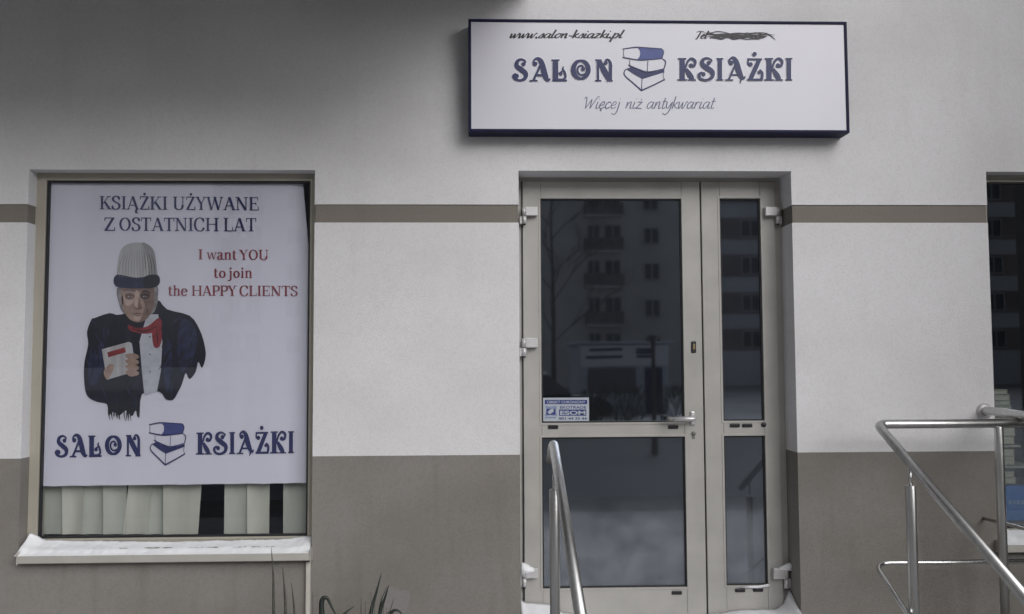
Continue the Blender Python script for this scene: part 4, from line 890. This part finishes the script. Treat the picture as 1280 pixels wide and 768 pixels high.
# ================================================================ STEPS, STREET AND WHAT THE GLASS MIRRORS
bm = bmesh.new(); box(bm, .02, 4.6, -.40, -.003, GZ-.1, LZ); box(bm, xdl+.004, xdr-.004, -.0025, YD+.05, LZ-.3, LZ)
box(bm, .02, 2.2, -.75, -.401, GZ-.1, LZ-.16); box(bm, .02, 2.2, -1.10, -.751, GZ-.1, LZ-.32)
tag(obj('steps', bm, 'concrete'), kind='structure')
M['ground_snow'] = mat('trampled_snow', (.46, .47, .49), .85, 0, .25, .35, .6, 12, col2=(.28, .28, .28)); 
bm = bmesh.new(); box(bm, -400, 400, -700, 400, GZ-.3, GZ); tag(obj('snowy_ground', bm, 'ground_snow'), kind='structure')
M['road'] = mat('slushy_asphalt', (.10, .10, .10), .7, 0, .4, .8, .4, 30); bm = bmesh.new(); box(bm, -120, 120, -19.5, -6.2, GZ+.001, GZ+.005); tag(obj('road', bm, 'road'), kind='structure')
def V(u, v, yobj): return W(u, v, 2*(YD+.016)-yobj)       # where a mirrored thing really stands
def VX(u, v, yo): return V(u, v, yo).x
# apartment block across the street
M['block_wall'] = mat('grey_render_block', (.70, .69, .68), .9, 0, .15, .3, .3, 4); M['block_wall2'] = mat('grey_panel_block', (.70, .72, .76), .9, 0, .1, .3); M['brick_band'] = mat('red_brown_panel', (.36, .315, .31), .9, 0, .2, .5)
M['dark_glass'] = mat('far_window_glass', (.13, .135, .15), .3, 0, .3, .4); M['far_white'] = mat('pale_window_bar', (.55, .55, .56), .6); M['balc'] = mat('balcony_grille', (.24, .23, .22), .8, 0, .3, 2)
YA = -66.0
def block(xa, xb, ztop, wallm, label, wins, bands=(), balc=()):
    t = empty('apartment_building', ((xa+xb)/2, YA-6, GZ), label, 'building')
    bm = bmesh.new(); box(bm, xa, xb, YA-12, YA, GZ, ztop); obj('wall', bm, wallm, t)
    bm = bmesh.new(); box(bm, xa-.3, xb+.3, YA-12.3, YA+.3, ztop+.002, ztop+.5); obj('roof', bm, 'brick_band', t)
    for z0, z1 in bands:
        bm = bmesh.new(); box(bm, xa+.02, xb-.02, YA+.003, YA+.08, z0, z1); obj('coloured_panel', bm, 'brick_band', t)
    for cx, cz, ww, hh in wins:
        bm = bmesh.new(); ring_frame(bm, cx-ww/2, cx+ww/2, cz-hh/2, cz+hh/2, .09, .09, .09, .09, YA+.083, YA+.16); box(bm, cx-.05, cx+.05, YA+.085, YA+.15, cz-hh/2+.091, cz+hh/2-.091); f = obj('window', bm, 'far_white', t)
        bm = bmesh.new(); box(bm, cx-ww/2+.05, cx+ww/2-.05, YA+.081, YA+.084, cz-hh/2+.05, cz+hh/2-.05); obj('pane', bm, 'dark_glass', f)
    for cx, cz, ww in balc:
        bm = bmesh.new(); box(bm, cx-ww/2, cx+ww/2, YA+.19, YA+1.2, cz-1.35, cz-1.22); b_ = obj('balcony', bm, wallm, t)
        bm = bmesh.new(); box(bm, cx-ww/2, cx+ww/2, YA+1.12, YA+1.19, cz-1.21, cz-.25); box(bm, cx-ww/2, cx-ww/2+.06, YA+.19, YA+1.11, cz-1.21, cz-.25); box(bm, cx+ww/2-.06, cx+ww/2, YA+.19, YA+1.11, cz-1.21, cz-.25); obj('railing', bm, 'balc', b_)
zrow = [V(755, v, YA).z for v in (252, 296, 340, 386, 430)]
zrow = [zrow[0]+2*(zrow[0]-zrow[1]), zrow[0]+(zrow[0]-zrow[1])]+zrow
wins, balc = [], []
xb0 = VX(753, 300, YA); xw0 = VX(814, 300, YA)
for cell in range(-3, 3):
    dx = cell*9.2
    if xb0+dx > VX(850, 300, YA): continue
    for z in zrow:
        wins.append((xb0+dx-.7, z+.15, 1.0, 1.5)); wins.append((xb0+dx+.75, z+.15, 1.3, 1.5))
        balc.append((xb0+dx, z, 2.9))
        if xw0+dx < VX(850, 300, YA): wins.append((xw0+dx, z, 1.25, 1.35))
block(VX(560, 300, YA)-18, VX(872, 300, YA), zrow[0]+3.0, 'block_wall', 'tall grey apartment block with stacked balconies mirrored in the wide door glass', wins, (), balc)
x2 = VX(880, 300, YA); w2 = []
zz = [V(930, v, YA).z for v in (286, 332)]; dz_ = zz[0]-zz[1]; zz = [zz[0]+2*dz_, zz[0]+dz_]+zz+[zz[1]-dz_, zz[1]-2*dz_]
for z in zz:
    for k in range(9): w2.append((x2+3.6+k*3.2, z, 1.5, 1.4))
block(x2, x2+32, zz[0]+2.6, 'block_wall2', 'apartment block with red brown panel bands mirrored in the narrow side glass', w2, [(z-.85, z+.85) for z in zz])
# kiosk with a long banner
YK = -27.0; ka, kb = V(722, 430, YK), V(836, 480, YK)
M['kiosk'] = mat('pale_kiosk_panel', (.50, .52, .58), .6, 0, .1, 1.5); M['banner'] = mat('white_banner', (.72, .73, .78), .6); M['banner_ink'] = mat('banner_ink', (.05, .05, .10), .6)
kt = empty('kiosk', ((ka.x+kb.x)/2, YK-1.5, GZ), 'low pale kiosk under a long white banner mirrored in the door glass', 'kiosk')
bm = bmesh.new(); box(bm, ka.x, kb.x, YK-3, YK, GZ, ka.z-.02, 0, .02); obj('cabin', bm, 'kiosk', kt)
bm = bmesh.new(); box(bm, ka.x-.25, kb.x+.25, YK-3.1, YK+.012, ka.z, ka.z+.10, 0, .02); obj('roof', bm, 'kiosk', kt)
bm = bmesh.new(); box(bm, ka.x+.1, kb.x, YK+.02, YK+.06, ka.z-.78, ka.z-.06); bo = obj('banner', bm, 'banner', kt)
for v_, a_, b_ in ((436.5, 736, 778), (446, 732, 778), (437, 795, 815), (441, 795, 815), (446, 795, 815)):
    bm = bmesh.new(); box(bm, VX(a_, v_, YK), VX(b_, v_, YK), YK+.062, YK+.068, V(780, v_, YK).z-.05, V(780, v_, YK).z+.05); obj('banner_line', bm, 'banner_ink', bo)
bm = bmesh.new(); box(bm, VX(806, 470, YK), VX(828, 470, YK), YK+.012, YK+.04, GZ+.02, ka.z-.85); obj('door', bm, 'banner_ink', kt)
bm = bmesh.new(); box(bm, VX(735, 470, YK), VX(795, 470, YK), YK+.012, YK+.04, ka.z-1.75, ka.z-.85); obj('window', bm, 'dark_glass', kt)
# globe street lamp
YL = -13.0; g = V(816, 409, YL); gr_ = abs(V(830, 409, YL).x-g.x)
M['globe'] = mat('smoked_lamp_globe', (.012, .012, .014), .06, 0, spec=.8); M['pole'] = mat('dark_lamp_pole', (.11, .11, .11), .5)
lt = empty('street_lamp', (g.x, YL, GZ), 'dark globe street lamp on a slim pole mirrored in the door glass', 'street lamp')
bm = bmesh.new(); bmesh.ops.create_uvsphere(bm, u_segments=24, v_segments=14, radius=gr_, matrix=Matrix.Translation(g)); obj('lamp_globe', bm, 'globe', lt, True)
bm = bmesh.new(); tube(bm, [(g.x, YL, GZ), (g.x, YL, GZ+.6), (g.x, YL, g.z-gr_-.1), (g.x, YL, g.z-gr_*.7)], [.07, .045, .04, .12], 12); obj('pole', bm, 'pole', lt)
# bare tree
M['bark'] = mat('dark_bark', (.13, .115, .105), .9, 0, .3, 6)
def bare_tree(x, y, h, seed, label):
    rr = random.Random(seed); t = empty('bare_tree', (x, y, GZ), label, 'tree')
    bm = bmesh.new(); tube(bm, [(x, y, GZ), (x+.1, y, GZ+h*.35), (x, y, GZ+h*.7), (x+.05, y, GZ+h)], [.15, .10, .06, .015], 8); obj('trunk', bm, 'bark', t)
    bm = bmesh.new()
    def br(p, d, l, r, n):
        q = p+d*l; m_ = p+d*l*.5+Vector((rr.uniform(-.1, .1), rr.uniform(-.1, .1), .05))*l; tube(bm, [p, m_, q], [r, r*.75, r*.5], 5)
        if n:
            for k in range(3):
                a = rr.uniform(.35, 1); br(p+d*l*rr.uniform(.4, 1), (d+Vector((rr.uniform(-a, a), rr.uniform(-a, a), rr.uniform(.0, .5)))).normalized(), l*.62, r*.55, n-1)
    for k in range(13):
        a = k*2.4; z = GZ+h*(.22+.055*k); br(Vector((x, y, z)), Vector((math.cos(a), math.sin(a), .9)).normalized(), h*.24*(1-.04*k), .035, 4)
    obj('crown', bm, 'bark', t)
tp = V(690, 400, -45); bare_tree(tp.x, -45, 13, 5, 'tall leafless tree mirrored at the left of the wide door glass')
tp = V(1150, 400, -38); bare_tree(tp.x, -38, 10, 8, 'leafless tree far right across the road mirrored in the right window')
# shrub and parked car at the kerb
M['shrub'] = mat('dark_evergreen', (.07, .085, .06), .7, 0, .4, 8)
def shrub(x, y, h, seed, label):
    rr = random.Random(seed); t = empty('shrub', (x, y, GZ), label, 'shrub', 'dark shrubs by the pavement')
    bm = bmesh.new()
    for k in range(260):
        a = rr.uniform(0, 6.28); r = rr.random()**.6*h*.4; z = GZ+.1+rr.random()*h*.75; p = Vector((x+math.cos(a)*r, y+math.sin(a)*r, z)); d = Vector((math.cos(a)*.5, math.sin(a)*.5, 1+rr.random())).normalized(); l = h*.22
        s = d.cross(Vector((rr.random(), rr.random(), .2))).normalized()*.02
        vv = [bm.verts.new(q) for q in (p, p+d*l*.5+s, p+d*l, p+d*l*.5-s)]; bm.faces.new(vv)
    obj('foliage', bm, 'shrub', t, recalc=False)
    bm = bmesh.new(); tube(bm, [(x, y, GZ), (x, y, GZ+h*.5)], [.04, .02], 6); obj('stem', bm, 'bark', t)
for k, (u, yo, h) in enumerate(((782, -19.8, 1.25), (742, -20.4, 1.05), (845, -20, 1.2))): shrub(VX(u, 500, yo), yo, h, k+4, ['spiky dark shrub mirrored right of centre in the door glass', 'small dark shrub mirrored left of the spiky one', 'dark shrub mirrored beside the door handle'][k])
M['car'] = mat('dark_car_paint', (.03, .033, .045), .25, .2); M['tyre'] = mat('tyre', (.015, .015, .015), .8)
cx, cy = VX(672, 480, -22), -22.0; ct = empty('parked_car', (cx, cy, GZ), 'dark parked car with snow on its roof mirrored in the door glass', 'car')
bm = bmesh.new(); pf = [(-2.1, .3), (-2.15, .62), (-1.9, .82), (-1.1, .9), (.75, .9), (1.75, .8), (2.1, .62), (2.1, .3)]
e = [[bm.verts.new((cx+a, cy+s, GZ+b)) for a, b in pf] for s in (-.85, .85)]
for i in range(len(pf)): j = (i+1) % len(pf); bm.faces.new((e[0][i], e[0][j], e[1][j], e[1][i]))
bm.faces.new(e[0][::-1]); bm.faces.new(e[1]); bmesh.ops.bevel(bm, geom=list(bm.edges), offset=.06, segments=2, affect='EDGES'); obj('body', bm, 'car', ct, True)
bm = bmesh.new(); pf = [(-1.5, .9), (-1.0, 1.42), (.25, 1.45), (.95, .9)]; e = [[bm.verts.new((cx+a, cy+s*(.8 if b < 1 else .62), GZ+b)) for a, b in pf] for s in (-1, 1)]
for i in range(4): j = (i+1) % 4; bm.faces.new((e[0][i], e[0][j], e[1][j], e[1][i]))
bm.faces.new(e[0][::-1]); bm.faces.new(e[1]); obj('cabin', bm, 'dark_glass', ct)
bm = bmesh.new(); box(bm, cx-.98, cx+.25, cy-.6, cy+.6, GZ+1.455, GZ+1.53, 0, .03); obj('roof_snow', bm, 'snow', ct, True)
for a in (-1.3, 1.3):
    for s in (-.86, .86):
        bm = bmesh.new(); lathe(bm, (cx+a, cy+s-.09, GZ+.31), (0, 1, 0), [(0, 0), (.3, 0), (.31, .03), (.31, .15), (.3, .18), (0, .18)], 18); obj('wheel', bm, 'tyre', ct)
